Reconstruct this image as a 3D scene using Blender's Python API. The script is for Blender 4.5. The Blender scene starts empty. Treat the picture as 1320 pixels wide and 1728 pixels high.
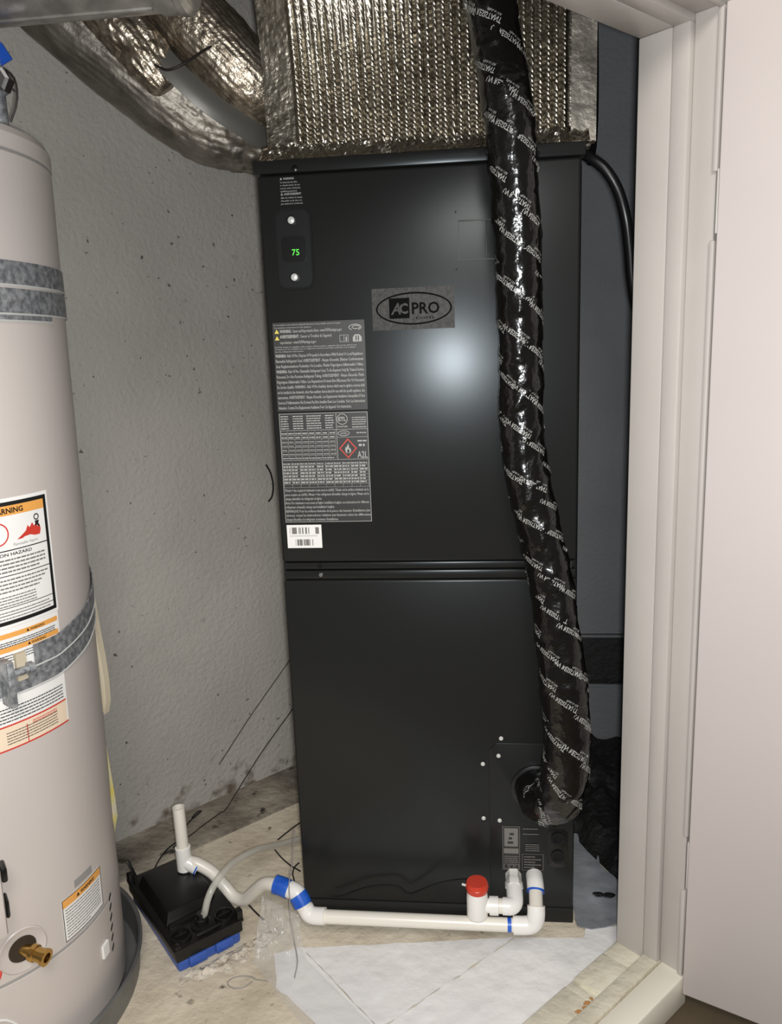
import bpy, bmesh, math, random
import numpy as np
from mathutils import Vector, Matrix, noise
random.seed(7); rng = np.random.default_rng(7)
C = bpy.context.scene.collection
PI = math.pi
# ------------------------------------------------------------------ camera
PX_W, PX_H, FPX = 1320, 1728, 1319.02
CAM = np.array([0.345, -1.343, 1.094])
def _axes(yaw, pitch, roll):
    r = np.array([math.cos(yaw), -math.sin(yaw), 0]); f = np.array([math.sin(yaw), math.cos(yaw), 0]); u = np.array([0, 0, 1.])
    f2 = f*math.cos(pitch)-u*math.sin(pitch); u2 = u*math.cos(pitch)+f*math.sin(pitch)
    return np.array([r*math.cos(roll)+u2*math.sin(roll), u2*math.cos(roll)-r*math.sin(roll), f2])
AX = _axes(math.radians(-5.993), math.radians(11.513), math.radians(-2.097))
cam = bpy.data.objects.new('camera', bpy.data.cameras.new('camera')); C.objects.link(cam)
cam.data.sensor_fit = 'VERTICAL'; cam.data.sensor_height = 36; cam.data.lens = 36*FPX/PX_H; cam.data.clip_start = .01
mw = Matrix.Identity(4)
for i in range(3):
    mw[i][0] = AX[0][i]; mw[i][1] = AX[1][i]; mw[i][2] = -AX[2][i]; mw[i][3] = CAM[i]
cam.matrix_world = mw
bpy.context.scene.camera = cam
# ------------------------------------------------------------------ light
sc = bpy.context.scene
sc.view_settings.view_transform = 'Standard'; sc.view_settings.look = 'None'
sc.view_settings.exposure = 0.0; sc.view_settings.gamma = 1.0; sc.view_settings.use_curve_mapping = False
w = bpy.data.worlds.new('room_light'); sc.world = w; w.use_nodes = True
w.node_tree.nodes['Background'].inputs[0].default_value = (1.0, .96, .91, 1)
w.node_tree.nodes['Background'].inputs[1].default_value = .12
def light(name, kind, loc, energy, color, size=.02, target=None):
    l = bpy.data.lights.new(name, kind); l.energy = energy; l.color = color
    if kind == 'AREA': l.shape = 'DISK'; l.size = size
    else: l.shadow_soft_size = size
    o = bpy.data.objects.new(name, l); C.objects.link(o); o.location = loc
    if target is not None:
        o.rotation_euler = (Vector(target)-Vector(loc)).to_track_quat('-Z', 'Y').to_euler()
    return o
light('phone_flash', 'POINT', (.362, -1.345, 1.084), 54.0, (.965, .985, 1.0), .018)
light('room_ceiling_lamp', 'AREA', (.55, -2.1, 2.25), 24.0, (1.0, .94, .87), .7, (.45, -.2, .35))

# ------------------------------------------------------------------ geometry frame: left wall and door plane share direction D
TH = math.radians(43.82)
D = np.array([math.sin(TH), math.cos(TH), 0]); N = np.array([D[1], -D[0], 0]); Z = np.array([0, 0, 1.])
J = np.array([0.595, -0.076, 0.]); WL = np.array([-0.695, 0, 0])
def _ray(x, y): return np.array([(x-PX_W/2)/FPX, -(y-PX_H/2)/FPX, 1.])@AX
def at(x, y, Y=0.):
    r = _ray(x, y); return CAM+(Y-CAM[1])/r[1]*r
def atz(x, y, z=0.):
    r = _ray(x, y); return CAM+(z-CAM[2])/r[2]*r
def atwall(x, y, off=0.):
    r = _ray(x, y); return CAM+((WL+N*off-CAM)@N)/(r@N)*r
def jp(n, d, z): return J+N*n+D*d+Z*z

# ------------------------------------------------------------------ materials
def lin(c): return tuple(((v/255)/12.92 if v/255 <= .04045 else ((v/255+.055)/1.055)**2.4) for v in c)
def mat(name, rgb, rough=.5, metal=0., var=0., vscale=8., bump=0., bscale=60., rgb2=None, spec=.5, rough2=None, emit=0., bdetail=4., vdetail=5., coat=0., alpha=1., trans=0., lo=.35, hi=.65, tint=None):
    m = bpy.data.materials.new(name); m.use_nodes = True; nt = m.node_tree; b = nt.nodes['Principled BSDF']
    L = nt.links.new
    b.inputs['Roughness'].default_value = rough; b.inputs['Metallic'].default_value = metal
    b.inputs['Specular IOR Level'].default_value = spec; b.inputs['Coat Weight'].default_value = coat
    if tint: b.inputs['Specular Tint'].default_value = tint+(1,)
    b.inputs['Alpha'].default_value = alpha; b.inputs['Transmission Weight'].default_value = trans
    c1 = lin(rgb)+(1,); b.inputs['Base Color'].default_value = c1
    tc = nt.nodes.new('ShaderNodeTexCoord')
    if var > 0 or rgb2:
        n = nt.nodes.new('ShaderNodeTexNoise'); n.inputs['Scale'].default_value = vscale; n.inputs['Detail'].default_value = vdetail
        L(tc.outputs['Object'], n.inputs['Vector'])
        r = nt.nodes.new('ShaderNodeValToRGB'); r.color_ramp.elements[0].position = lo; r.color_ramp.elements[1].position = hi
        r.color_ramp.elements[0].color = (lin(rgb2)+(1,)) if rgb2 else tuple(v*(1-var) for v in c1[:3])+(1,)
        r.color_ramp.elements[1].color = c1
        L(n.outputs[0], r.inputs[0]); L(r.outputs[0], b.inputs['Base Color'])
        if rough2 is not None:
            mr = nt.nodes.new('ShaderNodeMapRange'); mr.inputs[1].default_value = .35; mr.inputs[2].default_value = .65
            mr.inputs[3].default_value = rough; mr.inputs[4].default_value = rough2
            L(n.outputs[0], mr.inputs[0]); L(mr.outputs[0], b.inputs['Roughness'])
    if bump > 0:
        n2 = nt.nodes.new('ShaderNodeTexNoise'); n2.inputs['Scale'].default_value = bscale; n2.inputs['Detail'].default_value = bdetail
        L(tc.outputs['Object'], n2.inputs['Vector'])
        bp = nt.nodes.new('ShaderNodeBump'); bp.inputs['Strength'].default_value = bump; bp.inputs['Distance'].default_value = .01
        L(n2.outputs[0], bp.inputs['Height']); L(bp.outputs[0], b.inputs['Normal'])
    if emit > 0:
        b.inputs['Emission Color'].default_value = c1; b.inputs['Emission Strength'].default_value = emit
    return m
def speckle(m, rgb, scale, thr, soft=.03, mask=None):
    """dark specks / dirt of their own colour mixed over the base colour; mask=(z0,z1): denser towards z0 (object space height)"""
    nt = m.node_tree; L = nt.links.new; b = nt.nodes['Principled BSDF']
    tc = nt.nodes.new('ShaderNodeTexCoord'); n = nt.nodes.new('ShaderNodeTexNoise'); n.inputs['Scale'].default_value = scale; n.inputs['Detail'].default_value = 3
    L(tc.outputs['Object'], n.inputs['Vector'])
    src = n.outputs[0]
    if mask:
        sp = nt.nodes.new('ShaderNodeSeparateXYZ'); L(tc.outputs['Object'], sp.inputs[0])
        mr = nt.nodes.new('ShaderNodeMapRange'); mr.inputs[1].default_value = mask[0]; mr.inputs[2].default_value = mask[1]
        mr.inputs[3].default_value = mask[2]; mr.inputs[4].default_value = 0.
        L(sp.outputs[2], mr.inputs[0])
        ad = nt.nodes.new('ShaderNodeMath'); ad.operation = 'ADD'; L(n.outputs[0], ad.inputs[0]); L(mr.outputs[0], ad.inputs[1]); src = ad.outputs[0]
    m2 = nt.nodes.new('ShaderNodeMapRange'); m2.inputs[1].default_value = thr; m2.inputs[2].default_value = thr+soft
    L(src, m2.inputs[0])
    mx = nt.nodes.new('ShaderNodeMix'); mx.data_type = 'RGBA'
    inp = b.inputs['Base Color']
    if inp.is_linked: L(inp.links[0].from_socket, mx.inputs[6])
    else: mx.inputs[6].default_value = inp.default_value
    mx.inputs[7].default_value = lin(rgb)+(1,); L(m2.outputs[0], mx.inputs[0]); L(mx.outputs[2], inp)
    return m
M = dict(
    wall=speckle(speckle(mat('grey_stucco', (181, 176, 168), .85, var=.10, vscale=5, bump=.35, bscale=95, bdetail=5), (95, 92, 90), 75, .70, .03), (104, 92, 78), 22, .72, .18, (0., .16, .24)),
    wallback=mat('slate_grey_wall', (112, 113, 115), .85, var=.12, vscale=5, bump=.3, bscale=90),  # even slate grey, darker than the left wall's stucco
    ceiling=mat('ceiling_paint', (120, 118, 115), .9),
    concrete=speckle(mat('bare_concrete', (230, 218, 196), .85, rgb2=(200, 186, 163), vscale=7, bump=.5, bscale=40, bdetail=8), (84, 74, 62), 30, .66, .1),
    dirtyconc=speckle(mat('dusty_concrete', (170, 161, 146), .9, rgb2=(104, 96, 84), vscale=9, bump=.7, bscale=50, bdetail=8), (60, 54, 46), 24, .62, .1),
    outfloor=mat('brown_floor', (90, 78, 60), .6, var=.15, vscale=20),
    door=mat('door_paint', (200, 191, 187), .45, var=.03, vscale=4),
    trim=speckle(mat('trim_paint', (190, 184, 178), .4, var=.05, vscale=6, bump=.05, bscale=30), (120, 112, 98), 28, .76, .05),
    sill=speckle(mat('chipped_sill_paint', (226, 220, 200), .5, rgb2=(206, 198, 176), vscale=14, bump=.3, bscale=60), (150, 128, 96), 26, .70, .05),
    nosing=speckle(mat('lit_cream_sill_paint', (244, 238, 222), .4, var=.04, vscale=6), (170, 160, 140), 24, .74, .05),  # sill cream made lighter: the bright light on the nosing is in its colour
    sheet=speckle(mat('white_sheet', (247, 244, 241), .45, rgb2=(236, 233, 231), vscale=6, bump=.5, bscale=22, bdetail=3), (150, 146, 140), 18, .72, .08),
    greysheet=mat('grey_sheet', (160, 163, 168), .5, rgb2=(120, 122, 126), vscale=9, bump=.5, bscale=20),
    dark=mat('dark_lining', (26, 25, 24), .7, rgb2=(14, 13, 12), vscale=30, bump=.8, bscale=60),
    black=mat('black_enamel', (33, 33, 32), .285, spec=.31, tint=(.86, .95, 1.)),
    blackside=mat('black_enamel_sides', (15, 15, 15), .45),
    blackgap=mat('shadow_black_foam', (10, 10, 10), .9),
    chrome=mat('bright_screw_steel', (200, 200, 200), .3, metal=1),
    darkscrew=mat('black_screw', (16, 16, 16), .3),
    label=mat('dark_grey_label', (47, 46, 45), .45, var=.06, vscale=40),
    nameplate=mat('brushed_grey_nameplate', (66, 65, 62), .5, rgb2=(48, 47, 45), vscale=140, spec=.3, bump=.2, bscale=300),
    print_w=mat('pale_print', (166, 166, 161), .5),
    print_d=mat('dark_print', (22, 22, 22), .5),
    logo_ink=mat('black_logo_ink', (9, 9, 9), .6, spec=.04),
    print_g=mat('grey_print', (120, 116, 112), .6),
    print_r=mat('red_print', (206, 62, 48), .5),
    print_o=mat('orange_print', (236, 168, 84), .5),
    print_y=mat('yellow_print', (222, 205, 90), .5),
    print_pink=mat('pale_pink_yellow_print', (238, 216, 190), .5),
    paper=mat('white_label_paper', (240, 238, 234), .5),
    led=mat('green_digits', (96, 235, 80), .5, emit=.45),
    glass=mat('black_display_window', (5, 7, 5), .35, spec=.3),
    palescrew=mat('pale_screw_head', (214, 214, 210), .4, metal=.2),
    foil=mat('foil', (194, 186, 171), .34, metal=1, rgb2=(146, 139, 125), vscale=90, bump=.16, bscale=220, bdetail=3),
    foilflat=mat('smooth_foil', (168, 161, 150), .5, metal=.8, bump=.35, bscale=45, rgb2=(120, 114, 105), vscale=14),
    foilduct=mat('wrinkled_foil', (204, 192, 174), .38, metal=.92, rgb2=(150, 138, 122), vscale=60, bump=.4, bscale=80),
    foilbright=mat('bright_crinkled_foil', (222, 216, 204), .24, metal=1, bump=.3, bscale=60),
    galv=mat('galvanised_steel', (205, 200, 194), .42, metal=.75, rgb2=(165, 162, 158), vscale=30),
    strap=mat('spangled_galvanised_strap', (176, 178, 180), .5, metal=.5, rgb2=(118, 120, 124), vscale=110, vdetail=3),
    webbing=mat('grey_duct_tape', (112, 110, 104), .45, metal=.4),
    wrap=mat('black_plastic_wrap', (13, 12, 11), .19, bump=.25, bscale=55, bdetail=3, spec=.6),
    cable=mat('black_cable', (22, 22, 23), .33),
    heater=mat('heater_enamel', (200, 191, 185), .38, var=.03, vscale=3),
    heatergroove=mat('heater_groove_grey', (150, 147, 144), .5),
    brass=mat('brass', (205, 165, 95), .28, metal=1),
    darkhole=mat('dark_recess', (52, 40, 26), .8),
    pan=mat('grey_drain_pan', (126, 126, 124), .45, metal=.4, rgb2=(104, 104, 104), vscale=10),
    pvc=mat('white_pvc', (238, 232, 220), .32, var=.03, vscale=12),
    pvcfit=mat('white_pvc_fitting', (244, 241, 236), .26),
    primer=mat('blue_pipe_cement', (28, 84, 190), .35, rgb2=(46, 104, 205), vscale=40),
    redcap=mat('red_cap', (206, 62, 40), .35),
    pump=mat('black_pump_plastic', (20, 19, 18), .36),
    blue=mat('blue_plastic', (60, 94, 176), .4),
    clear=mat('clear_vinyl', (225, 222, 212), .15, alpha=.42),
    film=mat('clear_plastic_film', (236, 236, 234), .18, alpha=.22, bump=.4, bscale=20),
    rod=mat('dark_wire', (40, 34, 30), .5),
    tan=mat('tan_cardboard', (196, 184, 160), .8),
    yellowfoam=mat('yellow_insulation', (205, 190, 90), .9, rgb2=(196, 190, 165), vscale=30),
    mortar=mat('crumbled_plaster', (222, 212, 196), .95, bump=.8, bscale=70, rgb2=(190, 178, 158), vscale=40),
    bluetag=mat('blue_tag', (30, 86, 190), .4),
    whitewire=mat('white_wire', (220, 218, 214), .5),
    woodchip=mat('bare_wood_chip', (182, 130, 76), .8),
)
# two-faced materials with alpha need no extra set-up in Cycles

# ------------------------------------------------------------------ mesh helpers
class MB:
    def __init__(s): s.v = []; s.f = []; s.n = 0
    def add(s, v, f):
        v = np.asarray(v, float).reshape(-1, 3)
        s.v.append(v); s.f.extend([tuple(int(i)+s.n for i in q) for q in f]); s.n += len(v); return s
    def bm(s, bm):
        bm.verts.index_update()
        s.add([v.co[:] for v in bm.verts], [[v.index for v in f.verts] for f in bm.faces]); bm.free(); return s
    def box(s, x0, x1, y0, y1, z0, z1, bev=0., seg=2):
        bm = bmesh.new(); bmesh.ops.create_cube(bm, size=1)
        for v in bm.verts:
            v.co = ((x0+x1)/2+v.co.x*(x1-x0), (y0+y1)/2+v.co.y*(y1-y0), (z0+z1)/2+v.co.z*(z1-z0))
        if bev > 0: bmesh.ops.bevel(bm, geom=bm.edges[:], offset=bev, segments=seg, profile=.5, affect='EDGES')
        return s.bm(bm)
    def prism(s, poly, z0, z1, bev=0.):
        """poly: (x,y) list counter-clockwise, extruded in z"""
        bm = bmesh.new(); a = [bm.verts.new((p[0], p[1], z0)) for p in poly]; f = bm.faces.new(a)
        r = bmesh.ops.extrude_face_region(bm, geom=[f])
        for e in r['geom']:
            if isinstance(e, bmesh.types.BMVert): e.co.z = z1
        bmesh.ops.recalc_face_normals(bm, faces=bm.faces[:])
        if bev > 0: bmesh.ops.bevel(bm, geom=[e for e in bm.edges], offset=bev, segments=2, profile=.5, affect='EDGES')
        return s.bm(bm)
    def lathe(s, prof, o=(0, 0, 0), ax=(0, 0, 1), n=32, a0=0., a1=2*PI, caps=True):
        ax = np.array(ax, float); ax /= np.linalg.norm(ax); o = np.array(o, float)
        t = np.array([1., 0, 0]) if abs(ax[0]) < .9 else np.array([0, 1., 0])
        u = t-ax*(t@ax); u /= np.linalg.norm(u); v = np.cross(ax, u)
        full = abs(a1-a0-2*PI) < 1e-6; k = n if full else n+1
        A = a0+(a1-a0)*np.arange(k)/n
        vs = [o+ax*h+(u*math.cos(a)+v*math.sin(a))*r for r, h in prof for a in A]
        fs = []
        for i in range(len(prof)-1):
            for j in range(n):
                j2 = (j+1) % k
                fs.append((i*k+j, i*k+j2, (i+1)*k+j2, (i+1)*k+j))
        if full and caps:
            if prof[0][0] > 1e-6: fs.append(tuple(range(k))[::-1])
            if prof[-1][0] > 1e-6: fs.append(tuple((len(prof)-1)*k+j for j in range(k)))
        return s.add(vs, fs)
    def tube(s, pts, r, n=16, step=None, caps=True, flat=None):
        P, T, U, V, S = sweep(pts, step)
        A = 2*PI*np.arange(n)/n
        for i in range(len(P)): pass
        vs = []
        for i in range(len(P)):
            for a in A:
                rr = r(S[i], a) if callable(r) else r
                vs.append(P[i]+(U[i]*math.cos(a)*(1 if flat is None else flat)+V[i]*math.sin(a))*rr)
        fs = [(i*n+j, i*n+(j+1) % n, (i+1)*n+(j+1) % n, (i+1)*n+j) for i in range(len(P)-1) for j in range(n)]
        if caps: fs += [tuple(range(n))[::-1], tuple((len(P)-1)*n+j for j in range(n))]
        return s.add(vs, fs)
    def xf(s, fn):
        s.v = [np.array([fn(p) for p in v]) for v in s.v]; return s
def sweep(pts, step=None):
    pts = np.array(pts, float)
    if step:
        q = [2*pts[0]-pts[1], *pts, 2*pts[-1]-pts[-2]]; out = []
        for i in range(1, len(q)-2):
            p0, p1, p2, p3 = q[i-1], q[i], q[i+1], q[i+2]
            k = max(2, int(np.linalg.norm(p2-p1)/step))
            for t in np.arange(k)/k:
                out.append(.5*((2*p1)+(-p0+p2)*t+(2*p0-5*p1+4*p2-p3)*t*t+(-p0+3*p1-3*p2+p3)*t**3))
        out.append(pts[-1]); pts = np.array(out)
    T = np.gradient(pts, axis=0); T /= np.linalg.norm(T, axis=1)[:, None]
    U = np.zeros_like(T); ref = np.array([0, -1., 0]) if abs(T[0][1]) < .8 else np.array([1., 0, 0])
    u = ref-T[0]*(ref@T[0])
    for i in range(len(pts)):
        u = u-T[i]*(u@T[i]); u /= np.linalg.norm(u); U[i] = u
    V = np.cross(T, U)
    S = np.r_[0, np.cumsum(np.linalg.norm(np.diff(pts, axis=0), axis=1))]
    return pts, T, U, V, S
def arc(c, p0, p1, p2): return None
def make(name, mb, m, parent=None, smooth=True, angle=35., label=None, kind=None, world=True):
    """link one mesh object; vertices given in world space unless world=False (then in the parent's frame)"""
    me = bpy.data.meshes.new(name); v = np.concatenate(mb.v) if mb.v else np.zeros((0, 3))
    if parent is not None and world: v = v-np.array(parent_origin(parent))
    elif parent is None and world and name not in NOORIGIN:
        pass
    me.from_pydata(v.tolist(), [], mb.f); me.validate(); me.update()
    if isinstance(m, (list, tuple)):
        for x in m: me.materials.append(x)
    else: me.materials.append(m)
    if smooth:
        me.polygons.foreach_set('use_smooth', [True]*len(me.polygons)); me.set_sharp_from_angle(angle=math.radians(angle))
    o = bpy.data.objects.new(name, me); C.objects.link(o)
    if parent is not None: o.parent = parent
    if label: o['label'] = label
    if kind: o['kind'] = kind
    return o
NOORIGIN = set(); ORIG = {}
def parent_origin(p):
    o = np.zeros(3)
    while p is not None: o = o+np.array(p.location); p = p.parent
    return o
def tag(o, label, cat, group=None):
    o['label'] = label; o['category'] = cat
    if group: o['group'] = group
    return o
def thing(name, label, cat, loc=(0, 0, 0), group=None):
    o = bpy.data.objects.new(name, None); C.objects.link(o); o.location = loc; o.empty_display_size = .05
    return tag(o, label, cat, group)
def struct(name, mb, m, parent=None, **k):
    o = make(name, mb, m, parent, **k)
    if parent is None: o['kind'] = 'structure'
    return o
# text -------------------------------------------------------------
_TX = {}
def text2d(s, bold=0., res=2):
    k = (s, bold, res)
    if k not in _TX:
        cu = bpy.data.curves.new('print', 'FONT'); cu.body = s; cu.resolution_u = res; cu.offset = bold; cu.fill_mode = 'FRONT'
        o = bpy.data.objects.new('print', cu); C.objects.link(o); dg = bpy.context.evaluated_depsgraph_get()
        me = o.evaluated_get(dg).to_mesh()
        v = np.array([x.co[:] for x in me.vertices]).reshape(-1, 3)[:, :2]; f = [tuple(p.vertices) for p in me.polygons]
        o.evaluated_get(dg).to_mesh_clear(); bpy.data.objects.remove(o); bpy.data.curves.remove(cu)
        v = v-np.array([v[:, 0].min(), 0]); _TX[k] = (v, f)
    return _TX[k]
class Print:
    """flat print collected in label coordinates (x right, y up), then mapped on to a surface"""
    def __init__(s): s.mb = MB()
    def text(s, t, x, y, h, wd=None, bold=0., shear=0., res=2):
        v, f = text2d(t, bold, res); W_ = v[:, 0].max(); sx = (wd/W_) if wd else h/.72
        q = np.c_[x+(v[:, 0]+shear*v[:, 1])*sx, y+v[:, 1]*h/.72, np.zeros(len(v))]; s.mb.add(q, f); return s
    def rect(s, x0, y0, x1, y1): s.mb.add([(x0, y0, 0), (x1, y0, 0), (x1, y1, 0), (x0, y1, 0)], [(0, 1, 2, 3)]); return s
    def frame(s, x0, y0, x1, y1, t):
        s.rect(x0, y0, x1, y0+t); s.rect(x0, y1-t, x1, y1); s.rect(x0, y0+t, x0+t, y1-t); s.rect(x1-t, y0+t, x1, y1-t); return s
    def poly(s, pts): s.mb.add([(x, y, 0) for x, y in pts], [tuple(range(len(pts)))]); return s
    def ring(s, cx, cy, rx, ry, t, n=48):
        a = 2*PI*np.arange(n)/n
        v = np.r_[np.c_[cx+rx*np.cos(a), cy+ry*np.sin(a), 0*a], np.c_[cx+(rx-t)*np.cos(a), cy+(ry-t)*np.sin(a), 0*a]]
        s.mb.add(v, [(i, (i+1) % n, n+(i+1) % n, n+i) for i in range(n)]); return s
    def words(s, x0, x1, y, h, seed=0, dens=1.):
        r = random.Random(seed); x = x0; h *= .8
        while x < x1-h:
            l = min(r.uniform(1.2, 4.5)*h*dens, x1-x); s.rect(x, y, x+l, y+h); x += l+h*.45
        return s
    def bars(s, x0, x1, y0, y1, seed=0, n=40):
        r = random.Random(seed); x = x0; u = (x1-x0)/n/1.5
        while x < x1:
            l = r.choice((1, 1, 2, 3))*u
            if r.random() < .55: s.rect(x, y0, min(x+l, x1), y1)
            x += l
        return s
    def subdivide(s, dx):
        """split long rectangles so that they follow a curved surface"""
        out = MB()
        for v in s.mb.v: pass
        V = np.concatenate(s.mb.v); 
        for f in s.mb.f:
            q = V[list(f)]
            if len(f) == 4 and np.ptp(q[:, 0]) > dx:
                k = int(np.ptp(q[:, 0])/dx)+1
                for i in range(k):
                    a, b = i/k, (i+1)/k
                    out.add([q[0]*(1-a)+q[1]*a, q[0]*(1-b)+q[1]*b, q[3]*(1-b)+q[2]*b, q[3]*(1-a)+q[2]*a], [(0, 1, 2, 3)])
            else: out.add(q, [tuple(range(len(f)))])
        s.mb = out; return s
    def put(s, name, m, parent, fn, label=None, world=True):
        V = np.concatenate(s.mb.v); mb = MB(); mb.v = [np.array([fn(p[0], p[1]) for p in V])]; mb.f = s.mb.f; mb.n = len(V)
        o = make(name, mb, m, parent, smooth=False, world=world, kind='stuff', label=label); return o

# ================================================================== the setting
def pbox(n0, n1, d0, d1, z0, z1, bev=0.):
    """box in door-frame coordinates: n outward from the closet, d along the opening, z up"""
    mb = MB().box(n0, n1, d0, d1, z0, z1, bev)
    return mb.xf(lambda p: J+N*p[0]+D*p[1]+Z*p[2])
HZ = 1.523       # head of the opening
# floor: two slabs with an open joint between them
jl = [(atz(300, 1446)[:2]), (atz(500, 1356)[:2])]
fl = MB().prism([tuple(jp(.06, -2.6, 0)[:2]), tuple(jp(.06, 1.3, 0)[:2]), (.35, 1.0), tuple(jl[1]+(jl[1]-jl[0])*.6), tuple(jl[0]-(jl[1]-jl[0])*3)], -.09, 0)
struct('floor', fl, M['concrete'], smooth=False)
off = np.array([-N[0], -N[1]])*.006
fb = MB().prism([tuple(jl[0]-(jl[1]-jl[0])*3+off), tuple(jl[1]+(jl[1]-jl[0])*.6+off), (.34, 1.0), (-.5, 1.0), (-1.9, -.3)], -.09, .001)
struct('floor', fb, M['dirtyconc'], smooth=False)
fo = MB().prism([tuple((jp(.10, -2.2, 0))[:2]), tuple(jp(3, -2.2, 0)[:2]), tuple(jp(3, 2.2, 0)[:2]), tuple(jp(.10, 2.2, 0)[:2])], -.08, -.022)
struct('floor', fo, M['outfloor'], smooth=False)
# walls
def wl(d0, d1, n0, n1, z0, z1):
    return MB().box(n0, n1, d0, d1, z0, z1).xf(lambda p: WL+N*p[0]+D*p[1]+Z*p[2])
struct('wall_left', wl(-1.3, 1.02, -.1, 0, -.05, 2.1), M['wall'], smooth=False)
YB = .60
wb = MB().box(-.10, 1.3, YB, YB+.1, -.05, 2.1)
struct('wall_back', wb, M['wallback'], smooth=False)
struct('wall_right', pbox(.001, .119, .016, 1.05, -.02, 2.1), M['trim'], smooth=False)
struct('wall_front', pbox(.001, .119, -1.7, .016, HZ+.016, 2.1), M['trim'], smooth=False)
struct('ceiling', MB().prism([tuple(jp(.11, -1.7, 0)[:2]), tuple(jp(.11, 1.05, 0)[:2]), (1.3, YB+.1), (-.2, YB+.1), tuple((WL-N*.05+D*-1.3)[:2])], 2.1, 2.15), M['ceiling'], smooth=False)
# door frame: jamb and head each of three strips
jamb = struct('trim_1', pbox(.0, .053, .0, .016, .028, HZ, .002), M['trim'])
make('stop_strip', pbox(.053, .081, -.001, .016, .028, HZ+.001, .004), M['trim'], jamb)
make('rebate_strip', pbox(.081, .120, .010, .016, .028, HZ+.01, .001), M['trim'], jamb)
for z0, z1 in ((.30, 1.232), (1.322, HZ+.012), (.03, .20)):
    make('edge_bead', pbox(.1165, .1245, .004, .016, z0, z1, .0025), M['trim'], jamb)
head = struct('trim_2', pbox(.0, .053, -1.7, .016, HZ, HZ+.016, .002), M['trim'])
make('stop_strip', pbox(.053, .081, -1.7, .016, HZ-.001, HZ+.016, .004), M['trim'], head)
make('rebate_strip', pbox(.081, .120, -1.7, .016, HZ+.010, HZ+.016, .001), M['trim'], head)
make('edge_bead', pbox(.1165, .1245, -1.7, .016, HZ+.004, HZ+.016, .0025), M['trim'], head)
# sill: broken inner boards, a middle strip and an outer nosing
sill = struct('trim_3', pbox(.012, .119, -1.7, .016, -.05, .026), M['sill'])
cuts = [.014, -.040, -.128, -.150, -.36, -.8, -1.7]
for i in range(len(cuts)-1):
    a, b = cuts[i], cuts[i+1]; zz = .030+(.0008, .002, -.0012, .0015, 0, .001)[i]
    mb = MB().prism([(.0, b+.0012), (.051+.002*(i % 2), b+.0012+(.006 if i == 1 else -.004)), (.052, a-.001+(-.004 if i == 2 else .003)), (.0, a-.001)][::1], .0, zz, .0018)
    make('sill_board', mb.xf(lambda p: J+N*p[0]+D*p[1]+Z*p[2]), M['sill'], sill)
make('sill_strip', pbox(.0535, .0815, -1.7, .016, .02, .040, .003), M['sill'], sill)
make('sill_nosing', pbox(.083, .128, -1.7, .018, -.022, .037, .004), M['nosing'], sill)
chip = MB()
for i in range(14):
    q = jp(.050+random.uniform(-.004, .006), -.155+random.uniform(-.03, .02), .034)
    bm = bmesh.new(); bmesh.ops.create_icosphere(bm, subdivisions=1, radius=random.uniform(.0015, .004))
    for v in bm.verts: v.co = Vector(q)+Vector((v.co.x*1.6, v.co.y, v.co.z*.6))
    chip.bm(bm)
make('paint_chips', chip, M['woodchip'], sill, label='flaked brown patch of chipped paint and bare wood', kind='stuff')
# open door, hinged on the jamb
e = np.array([.89, -.46, 0]); e /= np.linalg.norm(e); q = np.array([-e[1], e[0], 0])*1.0   # q: away from the camera
H0 = atz(1151, 1683, .004); 
door = struct('door_1', MB().box(0, .78, 0, .035, 0, 1.52, .003).xf(lambda p: H0+e*p[0]+q*p[1]*1.0+Z*(p[2]+.006)), M['door'])
for z in (1.236, .205):
    make('hinge', MB().box(-.003, .0, .004, .033, z-.0, z+.085, .001).xf(lambda p: H0+e*p[0]+q*p[1]+Z*p[2]), M['trim'], door)

# ================================================================== air handler
W_, HU = .53, 1.4085
ah = thing('air_handler', 'tall black two-section air handler cabinet standing on the closet floor', 'air handler', (W_/2, .27, 0))
def fp(x, z, y=-.0005): return np.array([x, y, z])
make('cabinet', MB().box(.0, W_, .014, .54, .0, 1.385, .006), M['blackside'], ah)
make('top_cap', MB().box(-.003, W_+.003, -.003, .545, 1.388, HU, .002, 2), M['black'], ah)
up = make('upper_panel', MB().box(.003, W_-.003, 0, .018, .7285, 1.3865, .005, 3), M['black'], ah)
make('seam_flange', MB().box(.006, W_-.006, .004, .02, .714, .7265, .002), M['black'], ah)
lp = make('lower_panel', MB().box(.003, W_-.003, 0, .018, .037, .6945, .004, 3), M['black'], ah)
make('lower_flange', MB().box(.004, W_-.004, .0005, .02, .6965, .712, .0025), M['black'], ah)
make('base_rail', MB().box(.001, W_-.001, .004, .03, .0, .034, .003), M['black'], ah)
make('handle_recess', MB().box(W_-.05, W_-.012, -.0012, .006, .7135, .7255, .001), M['label'], ah, label='pale grey clip in the seam between panels')
def screw(x, z, r, m, y=-.0005, parent=None, name='screw'):
    mb = MB().lathe([(r*1.0, 0), (r, .0016), (r*.75, .0026), (0, .0028)], (x, y, z), (0, -1, 0), 14)
    return make(name, mb, m, parent or ah)
for x, z in ((.067, 1.393), (.456, 1.393)): 
    screw(x, z, .0055, M['darkscrew'], -.003); 
for x, z in ((.0712, .7215), (.0722, .705)): screw(x, z, .0042, M['darkscrew'] if z > .71 else M['chrome'], .003 if z > .71 else 0)
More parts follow.
